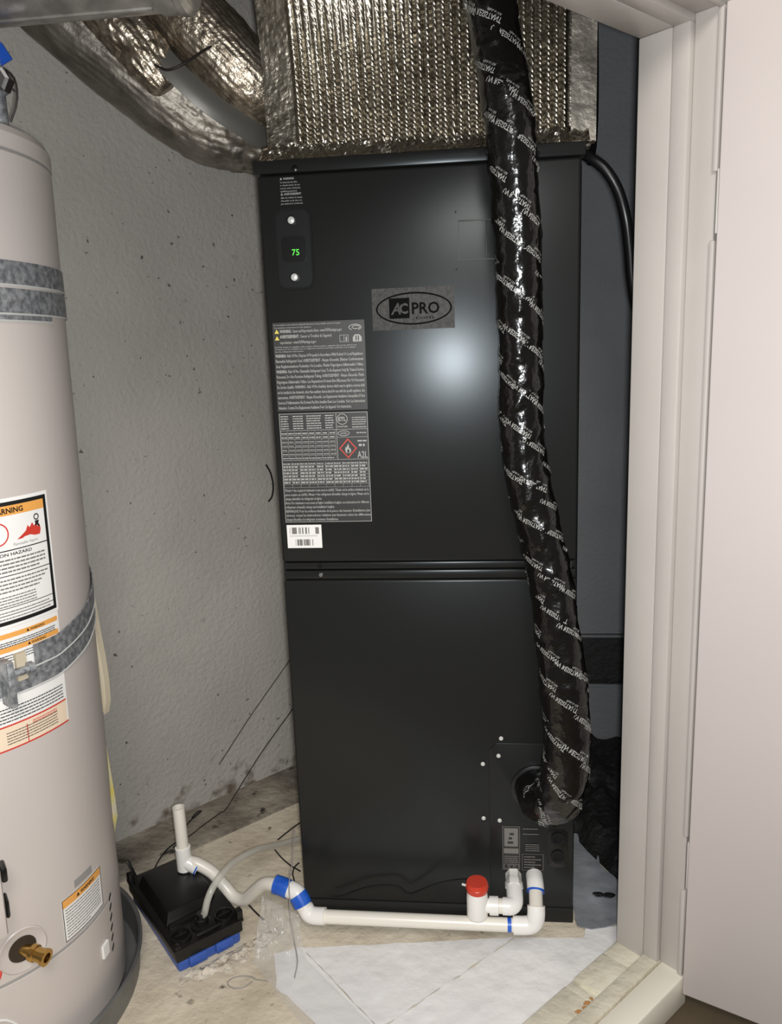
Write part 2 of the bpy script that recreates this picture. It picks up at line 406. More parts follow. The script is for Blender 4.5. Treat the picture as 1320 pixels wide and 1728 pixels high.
# control panel
def rrect(x0, x1, z0, z1, r, n=6):
    out = []
    for cx, cz, a in ((x1-r, z1-r, 0), (x0+r, z1-r, 90), (x0+r, z0+r, 180), (x1-r, z0+r, 270)):
        for i in range(n+1):
            t = math.radians(a+90*i/n); out.append((cx+r*math.cos(t), cz+r*math.sin(t)))
    return out
def plate(poly, y0, y1, bev=0.):
    """outline in (x,z) made into a plate between y0 (front) and y1"""
    return MB().prism(poly, 0, y1-y0, bev).xf(lambda p: (p[0], y1-p[2], p[1]))
def rim(outer, inner, y0, y1):
    n = len(outer); mb = MB()
    v = [(x, y1, z) for x, z in outer]+[(x, y0, z) for x, z in outer]+[(x, y0, z) for x, z in inner]+[(x, y1, z) for x, z in inner]
    f = []
    for k in range(3):
        f += [(k*n+i, k*n+(i+1) % n, (k+1)*n+(i+1) % n, (k+1)*n+i) for i in range(n)]
    return mb.add(v, f)
cp = make('control_panel', plate(rrect(.0295, .0865, 1.207, 1.330, .014), -.0016, .002, 0), M['black'], ah)
make('gasket', rim(rrect(.0265, .0895, 1.204, 1.333, .016), rrect(.0300, .0860, 1.2075, 1.3295, .013), -.0022, .002), M['blackgap'], cp)
make('display_bezel', plate(rrect(.0375, .0775, 1.249, 1.289, .007), -.0036, -.0015, 0), M['glass'], cp)
dg = Print().text('75', .0545, 1.2585, .0100, .0125, .004)
dg.put('digits', M['led'], cp, lambda x, z: (x, -.0038, z), label='green glowing digits reading 75')
for z in (1.314, 1.2235):
    mb = MB().lathe([(.0085, 0), (.0085, .001), (.0065, .0012)], (.0565, -.0028, z), (0, -1, 0), 20); make('screw_socket', mb, M['darkscrew'], cp)
    mb = MB().lathe([(.0058, 0), (.0058, .0015), (.004, .0026), (0, .003)], (.0565, -.0034, z), (0, -1, 0), 16); make('screw', mb, M['palescrew'], cp)
# knock-out cover (faint raised outline, partly behind the wrapped line)
kn = make('knockout_cover', MB().box(.331, .405, -.0012, .002, 1.2375, 1.2385).box(.3312, .3322, -.0012, .002, 1.2385, 1.3), M['blackside'], ah, smooth=False)
make('rib', MB().box(.3755, .3772, -.0016, 0, 1.241, 1.299, .0005), M['blackside'], kn); make('rib', MB().box(.331, .404, -.0012, 0, 1.2988, 1.3002, .0004), M['label'], kn)
for z in (1.314, 1.225): screw(.327, z, .0013, M['nameplate'])
# ---- labels on the front
def face_label(name, x0, x1, z0, z1, m, y=-.0006, parent=None, label=None):
    return make(name, MB().box(x0, x1, y, .001, z0, z1), m, parent or ah, smooth=False, label=label)
PY = lambda y: (lambda x, z: (x, y, z))
# small warning print at the top
pr = Print(); pr.poly([(.0405, 1.378), (.0445, 1.378), (.0425, 1.3818)]); pr.text('WARNING', .046, 1.378, .0034, .018, .02)
for i, t in enumerate(('To reduce the risk of fire', 'or electric shock, do not', 'remove cover. Service by', 'qualified personnel.')):
    pr.text(t, .0405, 1.3728-.0046*i, .0028, (.029, .033, .0335, .028)[i], .01, res=1)
pr.poly([(.0405, 1.354), (.0445, 1.354), (.0425, 1.3578)]); pr.text('AVERTISSEMENT', .046, 1.354, .0034, .029, .02)
for i, t in enumerate(("Afin de reduire le risque", "d'incendie ou de choc, ne", "pas enlever le couvercle.")):
    pr.text(t, .0405, 1.3488-.0046*i, .0028, (.036, .035, .037)[i], .01, res=1)
pr.put('warning_print', M['print_w'], ah, PY(-.0004))
# nameplate with the oval logo
lg = face_label('nameplate', .185, .3225, 1.131, 1.199, M['nameplate'], -.0008, label='grey nameplate with an oval black logo')
pr = Print(); pr.ring(.2548, 1.165, .0635, .0265, .0028, 64); pr.rect(.2135, 1.1495, .2475, 1.1825)
pr.text('PRO', .2515, 1.1565, .0185, .046, .022); pr.text('.com', .2535, 1.1475, .0058, .034, .0)
pr.put('logo_print', M['logo_ink'], lg, PY(-.0011))
pr = Print(); pr.text('A', .2165, 1.1565, .0185, .0165, .02, shear=.25); pr.text('C', .2305, 1.1575, .0165, .0145, .03)
pr.put('logo_letters', M['nameplate'], lg, PY(-.0014))
# big warning label, upper part
wlb = face_label('warning_label', .0125, .1705, 1.000, 1.1505, M['label'], label='dark grey label full of pale English and French warnings')
tri = Print(); tri.poly([(.0155, 1.1325), (.0235, 1.1325), (.0195, 1.1395)]); tri.poly([(.0155, 1.1215), (.0235, 1.1215), (.0195, 1.1285)])
tri.put('hazard_triangles', M['print_y'], wlb, PY(-.0009), label='two small yellow hazard triangles')
pr = Print()
pr.text('Do not install in a closet without reading all instructions. Ne pas installer sans lire le manuel.', .0150, 1.1455, .0024, .115, .012, res=1)
pr.text('See installation instructions for this appliance.', .0150, 1.1410, .0022, .065, .012, res=1)
pr.text('WARNING:', .0245, 1.1335, .0052, .020, .035); pr.text('Cancer and Reproductive Harm - www.P65Warnings.ca.gov', .0465, 1.1335, .0052, .085, .012, res=1)
pr.text('AVERTISSEMENT:', .0245, 1.1245, .0052, .033, .035); pr.text('Cancer et Troubles de l\'appareil', .0595, 1.1245, .0052, .054, .012, res=1)
pr.text('reproducteur - www.P65Warnings.ca.gov', .0245, 1.1150, .0052, .062, .012, res=1)
pr.text('NOTICE: Suitable for installation with a mixture of listed outdoor equipment only, see the chart for use.', .0145, 1.1085, .0023, .142, .012, res=1)
pr.text('Convient pour une installation avec un equipement exterieur homologue seulement, voir le tableau.', .0145, 1.1050, .0023, .140, .012, res=1)
pr.text('See the refrigerant chart below.', .0145, 1.1010, .0023, .050, .012, res=1)
big = [('WARNING', ' - Risk Of Fire. Dispose Of Properly In Accordance With Federal Or Local Regulations.'), ('', 'Flammable Refrigerant Used. AVERTISSEMENT - Risque d\'incendie. Eliminer Conformement'),
       ('', 'Aux Reglementations Federales Ou Locales. Fluide Frigorigene Inflammable Utilise.'), ('WARNING', ' - Risk Of Fire. Flammable Refrigerant Used. To Be Repaired Only By Trained Service'),
       ('', 'Personnel. Do Not Puncture Refrigerant Tubing. AVERTISSEMENT - Risque d\'incendie. Fluide'), ('', 'Frigorigene Inflammable Utilise. Les Reparations Doivent Etre Effectuees Par Un Personnel'),
       ('', 'De Service Qualifie. WARNING - Risk Of Fire Auxiliary devices which may be ignition sources shall'), ('', 'not be installed in the ductwork, other than auxiliary devices listed for use with the specific appliance. See'),
       ('', 'instructions. AVERTISSEMENT - Risque d\'incendie. Les Equipements Auxiliaires Susceptibles D\'etre'), ('', 'Sources D\'inflammation Ne Doivent Pas Etre Installes Dans Les Conduits. Voir Les Instructions'),
       ('', 'Attention. Comme Des Equipements Auxiliaires Pour Cet Appareil. Voir Instructions.')]
for i, (b, t) in enumerate(big):
    z = 1.0925-.00885*i; x = .0145
    if b: pr.text(b, x, z, .0052, .018, .035, res=1); x += .0185
    pr.text(t, x, z, .0052, (.1665-x) if i < 10 else .128, .014, res=1)
pr.ring(.1545, 1.1385, .011, .0052, .0012, 24); pr.ring(.156, 1.1385, .007, .003, .001, 20); pr.rect(.148, 1.1335, .160, 1.1350)
pr.frame(.1275, 1.1150, .1425, 1.1265, .0007); pr.rect(.1345, 1.1165, .1353, 1.125); pr.rect(.1378, 1.1165, .1398, 1.1235)
pr.poly([(.150, 1.1148), (.165, 1.1148), (.165, 1.122), (.1615, 1.1265), (.1535, 1.1265), (.150, 1.122)])
pr.put('printed_text', M['print_w'], wlb, PY(-.0009))
pr = Print(); pr.rect(.1545, 1.1165, .1565, 1.1245); pr.rect(.1585, 1.1165, .1605, 1.1245); pr.put('symbol_cutout', M['label'], wlb, PY(-.0012))
# rating label, lower part
rl = face_label('rating_label', .0140, .1695, .803, .9965, M['label'], label='dark grey framed label with tables and hazard diamond')
pr = Print(); pr.frame(.0140, .803, .1695, .9965, .0009)
pr.rect(.1140, .9145, .1148, .9965); pr.rect(.0145, .9665, .1690, .9672); pr.rect(.0145, .9140, .1690, .9147); pr.rect(.1145, .9530, .1690, .9536)
for i in range(6):
    z = .9905-.0042*i
    pr.words(.0165, .030, z, .0022, 10+i); pr.words(.038, .056, z, .0022, 30+i); pr.words(.062, .088, z, .0022, 50+i); pr.words(.095, .110, z, .0022, 70+i)
pr.text('ETL', .1185, .9815, .0068, .0130, .03); pr.ring(.1250, .9845, .0095, .0095, .0011, 36); pr.text('Intertek', .1165, .9705, .0032, .018, .02)
for i in range(4): pr.words(.142, .1665, .986-.0038*i, .0018, 90+i)
pr.words(.142, .1665, .9695, .0022, 98)
pr.ring(.1265, .9600, .0105, .0048, .0011, 30); pr.text('LISTED', .1205, .9585, .0030, .012, .02); pr.words(.149, .1665, .9595, .0022, 99)
for i in range(6):
    z = .9605-.0072*i
    for k in range(8): pr.words(.0165+.0122*k, .0265+.0122*k, z, .0026 if i < 2 else .0016, 100+i*9+k)
    pr.rect(.0165, z-.0022, .1115, z-.0017)
for k in range(9): pr.rect(.0155+.0120*k, .9165, .0159+.0120*k, .9655)
pr.words(.0165, .108, .9170, .0022, 333)
for i in range(7):
    for k in range(10): pr.words(.0165+.0151*k, .0295+.0151*k, .9070-.0056*i, .0034 if i else .0026, 400+i*11+k, .6)
for i in range(8): pr.rect(.0155, .9050-.0056*i, .1680, .9054-.0056*i)
for k in range(11): pr.rect(.0155+.01515*k, .866, .0159+.01515*k, .911)
bot = [('TAmin = the required minimum room area in m2/ft2. TAmin est la surface minimale de la', .150), ('piece requise en m2/ft2. Mmax = the refrigerant allowable charge in kg/oz. Mmax est la', .150), ('charge admissible du refrigerant en kg/oz.', .066),
       ('Note: For minimum room areas at higher installation heights, see instructions for different', .150), ('refrigerant releasable charge and installation heights.', .088),
       ('REMARQUE: Pour les surfaces minimales de la piece a des hauteurs d\'installations plus', .151), ('elevees, voyez les instructions relatives aux hauteurs selon les differentes', .152), ('charges liberables du refrigerant et hauteurs d\'installations.', .094)]
for i, (t, wd) in enumerate(bot): pr.text(t, .0160, .8585-.0075*i, .0046, wd, .014, res=1)
pr.text('A2L', .1490, .9165, .0120, .0180, .01); pr.words(.150, .1660, .9450, .0030, 501); pr.words(.152, .1660, .9370, .0048, 502, .5)
pr.put('printed_text', M['print_w'], rl, PY(-.0009))
dm = Print()
for a, b in (((.1330, .9510), (.1485, .9335)), ((.1485, .9335), (.1330, .9160)), ((.1330, .9160), (.1175, .9335)), ((.1175, .9335), (.1330, .9510))):
    a = np.array(a); b = np.array(b); c = np.array((.1330, .9335)); k = .84
    dm.poly([tuple(a), tuple(b), tuple(c+(b-c)*k), tuple(c+(a-c)*k)])
dm.put('diamond_border', M['print_r'], rl, PY(-.0010), label='red diamond border')
fm = Print(); fm.poly([(.1295, .9255), (.1370, .9255), (.1385, .9300), (.1365, .9345), (.1355, .9330), (.1338, .9420), (.1310, .9370), (.1302, .9345), (.1285, .9365), (.1278, .9300)])
fm.put('flame_symbol', M['print_w'], rl, PY(-.0011))
fm = Print(); fm.poly([(.1315, .9262), (.1350, .9262), (.1355, .9290), (.1335, .9330), (.1312, .9290)]); fm.put('flame_core', M['print_d'], rl, PY(-.0013))
# barcode label
bl = face_label('barcode_label', .0150, .0780, .7555, .7980, M['paper'], label='small white barcode sticker near the panel seam')
pr = Print(); pr.bars(.0195, .0750, .7815, .7935, 3, 46); pr.bars(.0270, .0640, .7600, .7715, 5, 34)
pr.text('0123456789 0123456789'[:0]+'000000000000000', .0200, .7765, .0028, .050, .0, res=1)
pr.put('barcode_print', M['print_g'], bl, PY(-.0009))
# access plate with its screws
pts = [(.3705, .046), (.526, .046), (.526, .380), (.384, .380), (.3705, .366)]
ap = make('access_plate', plate(pts, -.0022, .002, .0012), M['black'], ah)
for x, z in ((.393, .390), (.388, .355), (.359, .338), (.359, .226), (.389, .222)):
    screw(x, z, .0040, M['palescrew'], -.0022)
gp = make('grommet_plate', plate(rrect(.478, .5165, .126, .206, .012), -.0034, .001, .0008), M['darkscrew'], ah)
for z in (.188, .150):
    mb = MB().lathe([(.0125, 0), (.0130, .004), (.0105, .0055), (.0080, .004), (.0075, .0005)], (.4975, -.003, z), (0, -1, 0), 24)
    make('grommet', mb, M['blackgap'], gp)
la = face_label('diagram_label', .394, .4265, .1185, .2105, M['label'], -.0030, label='grey diagram sticker beside the grommets')
pr = Print(); pr.frame(.394, .1185, .4265, .2105, .0008); pr.rect(.3975, .168, .423, .2065); pr.rect(.3965, .153, .424, .164)
for i in range(4): pr.words(.397, .424, .146-.004*i, .002, 600+i)
pr.frame(.3965, .1205, .4050, .131, .001); pr.frame(.407, .1205, .4150, .131, .001); pr.frame(.417, .1205, .4245, .131, .001)
pr.put('diagram_print', M['print_g'], la, PY(-.0034))
pr = Print()
for i in range(3): pr.words(.4035+.002*i, .418, .174+.009*i, .006, 650+i)
pr.put('diagram_detail', M['label'], la, PY(-.0037))
lb2 = face_label('notice_label', .4305, .4705, .1185, .1530, M['darkscrew'], -.0030, label='black notice sticker with a thin pale frame')
pr = Print(); pr.frame(.4305, .1185, .4705, .1530, .0007)
for i in range(5): pr.words(.434, .467 if i % 2 else .455, .146-.0056*i, .0022, 700+i)
for i in range(4): pr.words(.437, .463, .172-.0042*i, .0018, 720+i)
for z in (.205, .194): pr.words(.4325, .462, z, .0022, 740+int(z*1000))
pr.put('notice_print', M['print_g'], lb2, PY(-.0034))

# ================================================================== supply plenum wrapped in foil
PX0, PX1, PYF, PZ0, PZ1 = .012, .552, .045, 1.412, 2.09
nx, nz = 560, 230
xs = np.linspace(PX0, PX1, nx); zs = PZ0+(1.72-PZ0)*np.linspace(0, 1, nz)
RX0, RX1 = .062, .512
def plenum_y(x, z):
    u = (x-RX0)/.0128; k = math.floor(u); ph = u-k
    fade = min(1, max(0, (x-RX0)/.006))*min(1, max(0, (RX1-x)/.006))
    ridge = math.sin(PI*min(1, max(0, ph)))**.6
    jit = noise.noise((k*3.7, z*22, 1.)); 
    crimp = math.sin(2*PI*(z/.0082+ph*1.7+jit*1.5+k*.37))*(.45+.9*abs(noise.noise((k*1.7, z*45, 8.))))*1.5
    low = max(0, 1-(z-PZ0)/.03); 
    crinkle = noise.noise((x*60, z*60, 3.))*.5+noise.noise((x*140, z*140, 5.))*.35
    blister = math.exp(-((x-.14)/.12)**2-((z-1.64)/.05)**2)
    y = -ridge*.0062*fade*(1-.7*blister)-crimp*ridge*(.0004+.0008*max(0, 1-(z-PZ0)/.2))*fade
    y -= (crinkle*.0035)*(low+.12) + crinkle*.0028*(1-fade)*(.5 if x < RX0 else .12)
    y -= .095*math.exp(-((x-.14)/.15)**2-((z-1.775)/.145)**2)       # the blanket bellies out towards the ceiling
    y -= .008*noise.noise((x*5, z*5, 7.))
    y += .006*low*0-.012*low**2
    return PYF+y
V = [(x, plenum_y(x, z), z) for z in zs for x in xs]
Fq = [(j*nx+i, j*nx+i+1, (j+1)*nx+i+1, (j+1)*nx+i) for j in range(nz-1) for i in range(nx-1)]
pl = thing('supply_plenum', 'foil bubble-wrapped supply plenum box standing on top of the black cabinet', 'duct', (.28, .27, PZ0))
make('quilted_foil_front', MB().add(V, Fq), M['foil'], pl, angle=80)
make('plenum_body', MB().box(PX0, PX1, PYF+.012, .50, PZ0, PZ1, .008).box(PX0+.1, PX1-.005, PYF-.03, PYF+.02, 1.715, PZ1, .01), M['foilflat'], pl)
nv = 60; V = []
for j in range(nv):
    z = PZ0+.004+(1.72-PZ0)*j/(nv-1)
    for i in range(10):
        x = RX1+.002+(PX1-RX1)*i/9
        V.append((x, PYF-.007+.003*noise.noise((x*30, z*14, 2)), z))
make('smooth_foil_flap', MB().add(V, [(j*10+i, j*10+i+1, (j+1)*10+i+1, (j+1)*10+i) for j in range(nv-1) for i in range(9)]), M['foilflat'], pl, label='flat unquilted foil edge strip')
# crinkled foil tape along the foot of the plenum
V = []; nx2 = 220
for j in range(9):
    for i in range(nx2):
        x = PX0-.006+(PX1-.004-PX0)*i/(nx2-1); t = j/8
        y = PYF-.004-.028*(1-t)**1.5+.006*noise.noise((x*70, t*2.5, 9))+.004*noise.noise((x*170, t*5, 4))
        z = PZ0-.001+.030*t+.004*noise.noise((x*50, t, 11))*(t > .2)+.0012
        V.append((x, y, max(z, HU+.0012)))
make('foil_tape', MB().add(V, [(j*nx2+i, j*nx2+i+1, (j+1)*nx2+i+1, (j+1)*nx2+i) for j in range(8) for i in range(nx2-1)]), M['foilbright'], pl, smooth=False, label='crinkled bright foil tape along the foot')

# ================================================================== flexible foil ducts
def wrinkled(r, pitch, amp, seed, wr=.05, ws=18, twist=0., close=0., grow=0.):
    def f(s, a):
        tp = 1 if not close else min(1, .45+.55*math.sqrt(max(0, (close-s))/.05))
        rd = amp*math.sin(pitch*a+3*noise.noise((s*9, seed, a)))*(.6+.6*noise.noise((s*25, math.cos(a)*3, seed)))
        if grow: rd += grow*max(0, s-.30)/.25*(noise.noise((s*55, math.cos(a)*5, math.sin(a)*5))+.6*noise.noise((s*110, math.cos(a)*9, math.sin(a)*9)))
        return tp*r*(1+wr*noise.noise((s*ws, math.cos(a)*1.6+seed, math.sin(a)*1.6))+.5*wr*noise.noise((s*ws*3, math.cos(a)*4+seed, math.sin(a)*4)))+rd
    return f
def duct(name, label, pts, r, pitch, amp, seed, m, n=72, step=.004, wr=.05, ws=18, flat=1., shut=False, grow=0.):
    close = sweep(pts, step)[4][-1] if shut else 0.
    o = thing(name, label, 'duct', tuple(np.mean(np.array(pts), axis=0)), 'foil flexible ducts beside the plenum')
    make('foil_sleeve', MB().tube(pts, wrinkled(r, pitch, amp, seed, wr, ws, close=close, grow=grow), n, step, flat=flat), m, o, angle=60)
    return o
d1 = duct('flexible_duct', 'large smooth grey foil duct slanting down along the left wall to the plenum', [at(0, -115, .085), at(95, -6, .115), at(232, 112, .165), at(342, 196, .225), at(440, 222, .265)+np.array([.02, 0, .0])], .081, 44, .0009, 3., M['foilflat'], wr=.06, ws=8, n=144, grow=.006)
d2 = duct('flexible_duct', 'bright ridged foil duct with a black tie, above the grey tape strap', [at(190, -110, .10), at(310, 20, .10), at(390, 105, .12), at(437, 150, .15), at(475, 165, .20)], .062, 40, .0012, 9., M['foilduct'], wr=.05, ws=22, n=144)
d3 = duct('flexible_duct', 'short crumpled foil duct sleeve hanging under the galvanised pipe', [at(120, -60, .02), at(185, 20, .03), at(235, 80, .05), at(285, 150, .07)], .040, 26, .0010, 15., M['foilduct'], wr=.16, ws=30, n=110, shut=True)
# collar at the plenum
make('collar', MB().lathe([(.066, 0), (.070, .004), (.070, .03), (.074, .034)], at(452, 160, .19), (1, .15, -.1), 40), M['foilflat'], d2)
P = np.array([at(262, 110, .03), at(283, 118, .02), at(310, 108, .022), at(350, 82, .05), at(402, 56, .1)])
make('wire_tie', MB().tube(P, .0022, 8, .004), M['rod'], d2, label='black wire tie')
sp = [at(195, 15, .035), at(255, 75, .04), at(300, 125, .045), at(360, 178, .07), at(425, 222, .12), at(455, 240, .16)]
st = thing('tape_strap', 'flat dark grey tape strap lying lengthwise between the foil ducts', 'strap', tuple(sp[2]))
PP, TT, UU, VV, SS = sweep(sp, .006)
mb = MB(); vs = []
for i in range(len(PP)):
    vdir = np.cross(TT[i], (PP[i]-CAM)/np.linalg.norm(PP[i]-CAM)); vdir /= np.linalg.norm(vdir)
    nd = np.cross(vdir, TT[i]); vdir = vdir*math.cos(.35)+nd*math.sin(.35)
    for a in (-1, -.5, 0, .5, 1): vs.append(PP[i]+vdir*a*.0195-nd*(.004*(1-a*a)))
    for a in (1, .5, 0, -.5, -1): vs.append(PP[i]+vdir*a*.0195-nd*(.004*(1-a*a))+nd*.0015)
mb.add(vs, [(i*10+j, i*10+(j+1) % 10, (i+1)*10+(j+1) % 10, (i+1)*10+j) for i in range(len(PP)-1) for j in range(10)]+[tuple(range(10)), tuple((len(PP)-1)*10+j for j in range(9, -1, -1))])
make('band', mb, M['webbing'], st)
# galvanised vent pipe across the top
vp = thing('vent_pipe', 'round galvanised vent pipe running across above the white water heater', 'pipe', (-.5, -.1, 1.6))
zc = 1.671
make('pipe', MB().lathe([(.070, 0), (.070, .58)], (-.64, -.10, zc), (1, 0, .002), 48), M['galv'], vp)
make('end_collar', MB().lathe([(.070, 0), (.0745, .003), (.0745, .03), (.078, .034), (.078, .044), (.070, .05)], (-.105, -.10, zc+.002), (1, 0, .002), 48), M['galv'], vp)
make('lengthwise_seam', MB().tube([(-.64, -.108, zc-.0695), (-.11, -.108, zc-.0685)], .0035, 8), M['galv'], vp)

# ================================================================== wrapped refrigerant line
hp = [at(818, -110, -.085), at(827, 0, -.085), at(848, 120, -.085), at(864, 250, -.085), at(873, 380, -.072), at(877, 500, -.062), at(879, 620, -.058), at(880, 710, -.058), at(890, 800, -.06), at(907, 880, -.064), at(926, 965, -.07),
      at(941, 1060, -.08), at(952, 1150, -.09), at(957, 1225, -.098), at(955, 1290, -.10), at(944, 1338, -.088), at(926, 1352, -.066), at(911, 1342, -.036), at(904, 1328, -.006)]
PP, TT, UU, VV, SS = sweep(hp, .004)
S1 = SS[-1]
def hose_r(s, a):
    r = .0358+.0035*min(1, max(0, (s-1.02)/.12))
    if s < .32: r += .0015
    u = (s-a/(2*PI)*.055)/.075; ph = u-math.floor(u)
    r += .0016*(ph**3)-.0006                      # lapped turns of tape
    r += .0022*noise.noise((s*11, math.cos(a)*.9, math.sin(a)*.9))+.0011*noise.noise((s*38, math.cos(a)*2.6, math.sin(a)*2.6))
    fold = max(0, noise.noise((s*30+5, math.cos(a-s*20)*1.5, math.sin(a-s*20)*1.5))-.22)
    return r+fold*(.0045+.012*min(1, max(0, (s-S1+.17)/.08)))
hose = thing('refrigerant_line', 'thick black refrigerant line in glossy tape printed UV RESISTANT, curving into the cabinet', 'hose', tuple(hp[-1]))
nA = 48; vs = []
for i in range(len(PP)):
    for j in range(nA):
        a = 2*PI*j/nA; vs.append(PP[i]+(UU[i]*math.cos(a)+VV[i]*math.sin(a))*hose_r(SS[i], a))
make('tape_wrap', MB().add(vs, [(i*nA+j, i*nA+(j+1) % nA, (i+1)*nA+(j+1) % nA, (i+1)*nA+j) for i in range(len(PP)-1) for j in range(nA)]), M['wrap'], hose, angle=50)
def hose_pt(s, a, lift):
    s = min(max(s, 0), S1-1e-4); i = min(int(np.searchsorted(SS, s))-1, len(SS)-2); i = max(i, 0); t = (s-SS[i])/(SS[i+1]-SS[i])
    p = PP[i]*(1-t)+PP[i+1]*t; u = UU[i]*(1-t)+UU[i+1]*t; v = VV[i]*(1-t)+VV[i+1]*t
    return p+(u*math.cos(a)+v*math.sin(a))*(hose_r(s, a)+lift)
v1, f1 = text2d('UV RESISTANT', .012, 1); v2, f2 = text2d('Made in USA', .0, 1)
mb = MB(); s = .05; k = 0
ang = math.radians(217)
while s < S1-.02:
    for a0 in (np.arange(3)*2*PI/3+k*1.25):
        a0 = a0+random.uniform(-.15, .15)
        if math.cos(a0) < -.35: continue
        s0 = s+random.uniform(-.008, .008)
        for v, f, h, dx, dy in ((v1, f1, .0078, 0, 0), (v2, f2, .0040, .012, -.0056)):
            sx = h/.72*.72
            lx = (v[:, 0]*sx+dx)-v[:, 0].max()*sx/2; ly = v[:, 1]*h/.72+dy
            ca, sa = math.cos(ang), math.sin(ang)
            ex = lx*ca-ly*sa; ey = lx*sa+ly*ca           # ex around the hose (to the viewer's right), ey up
            pts = [hose_pt(s0-y_, a0+HS*x_/.037, .0005) for x_, y_ in zip(ex, ey)] if (HS := 1) else None
            mb.add(pts, f)
    s += .030; k += 1
make('printed_lettering', mb, M['print_w'], hose, smooth=False, kind='stuff', label='pale slanting UV RESISTANT print')
make('entry_ring', MB().lathe([(.036, 0), (.047, .001), (.047, .006), (.040, .009), (.036, .009)], (at(905, 1328, 0)[0], -.0025, at(905, 1328, 0)[2]), (0, -1, 0), 40), M['cable'], hose)

# ================================================================== cables and thin wires
c1 = thing('power_cable', 'thick black cable arching from the top of the cabinet to the door frame', 'cable', tuple(at(990, 262, .06)))
make('sheath', MB().tube([at(975, 257, .10), at(992, 264, .07), at(1020, 284, .06), at(1042, 318, .06), at(1056, 365, .06), at(1063, 420, .07), at(1067, 470, .08), at(1078, 540, .09), at(1100, 640, .10)], .0088, 14, .01), M['cable'], c1)
c2 = thing('black_conduit', 'slim black cable running straight down the back wall behind the plenum', 'cable', tuple(at(1004, 240, .40)))
make('sheath', MB().tube([at(1003, -80, .45), at(1004, 30, .45), at(1005, 130, .45), at(1004, 205, .44), at(1001, 250, .42), at(996, 275, .40)], .0072, 12, .02), M['cable'], c2)
def wire(name, label, pts, r, m=None, cat='wire', group=None, step=.008):
    o = make(name, MB().tube(pts, r, 7, step), m or M['rod']); return tag(o, label, cat, group)
g = lambda x, y, z=.004: atz(x, y, z)
wire('thin_wire', 'upper of two thin dark wires stretched down the left wall by the cabinet', [atwall(492, 1108, .006), atwall(484, 1121, .006), atwall(425, 1205, .005), atwall(370, 1290, .005)], .0010)
wire('thin_wire', 'lower thin dark wire leaning from the left wall down to the pump', [atwall(494, 1195, .006), atwall(487, 1206, .006), atwall(440, 1272, .02), g(385, 1360, .012), g(374, 1370), g(345, 1391), g(318, 1412), g(292, 1430)], .0013)
wire('thin_wire', 'doubled black wire lying on the dusty floor behind the white standpipe', [g(296, 1422), g(280, 1435), g(268, 1452), g(256, 1475)], .0016, M['cable'])
wire('thin_wire', 'twisted black wire scrap at the foot of the left wall', [g(312, 1396), g(322, 1384), g(334, 1374), g(340, 1368), g(332, 1371), g(324, 1380)], .0016, M['cable'])
wire('thin_wire', 'short black wire on the floor pointing up to the cabinet corner', [g(469, 1417), g(480, 1408), g(498, 1394), g(510, 1386)], .0016, M['cable'])
wire('thin_wire', 'black wire running from the clear tube to under the cabinet', [g(464, 1434), g(475, 1447), g(490, 1460), g(507, 1470)], .0016, M['cable'])
wire('thin_wire', 'curled black wire end beside the lower cabinet corner', [g(505, 1456), g(498, 1462), g(494, 1473), g(497, 1487)], .0016, M['cable'])
wire('thin_wire', 'bent dark twig of wire on the concrete below the white trap', [g(418, 1525), g(432, 1540), g(446, 1553)], .0018)
wire('thread_loop', 'thin grey thread looped on the concrete in front of the pump', [g(452, 1655), g(430, 1652), g(424, 1648), g(405, 1647), g(388, 1653), g(384, 1661), g(396, 1668), g(414, 1665), g(426, 1656)], .0009, M['heatergroove'], 'thread')
wire('thin_wire', 'short curved dark crack mark on the wall beside the upper panel, shaped as a thin tube', [atwall(449, 784, .004), atwall(457, 799, .006), atwall(461, 820, .006), atwall(459, 838, .005), atwall(453, 846, .004)], .0022, M['cable'])  # tube added to stand in for a dark crack mark on the wall
sw = [at(795, 1484, -.062), at(780, 1484, -.045), at(762, 1486, -.03), at(735, 1492, -.02), at(710, 1502, -.016), at(690, 1508, -.014), at(672, 1496, -.014), at(650, 1494, -.013), at(625, 1496, -.013), at(600, 1503, -.012), at(578, 1512, -.012), at(562, 1513, -.01)]
wire('switch_wire', 'thin black wire running from the red float switch along the cabinet foot', sw, .0018, M['cable'])

# ================================================================== water heater (leans slightly)
HB = np.array([-.532, -.242, 0]); R = .247; TILT = math.radians(1.2)
wh = thing('water_heater', 'tall pale grey cylindrical water heater with warning labels, strapped to the left wall', 'water heater', tuple(HB)); wh.rotation_euler = (0, TILT, 0)
CT, STT = math.cos(TILT), math.sin(TILT)
def cyl(phi, z, r=R): a = math.radians(phi); return np.array([r*math.cos(a), r*math.sin(a), z])
def hl2w(p): return HB+np.array([CT*p[0]+STT*p[2], p[1], -STT*p[0]+CT*p[2]])
K = dict(world=False)
make('jacket', MB().lathe([(R-.004, .018), (R, .022), (R, .1985), (R-.0025, .2005), (R-.0025, .2035), (R, .2055), (R, 1.379), (R-.002, 1.381), (R-.002, 1.383), (R+.001, 1.385), (R+.001, 1.404), (R-.004, 1.414), (R-.012, 1.418), (0, 1.424)], n=128), M['heater'], wh, angle=20, **K)
make('seam_line', MB().lathe([(R-.0015, .2), (R+.0004, .2012), (R+.0004, .2030), (R-.0015, .2042)], n=128, caps=False), M['heatergroove'], wh, **K)
make('cap_seam', MB().lathe([(R-.0015, 1.3805), (R+.0004, 1.3815), (R+.0004, 1.3828), (R-.0015, 1.384)], n=128, caps=False), M['heatergroove'], wh, **K)
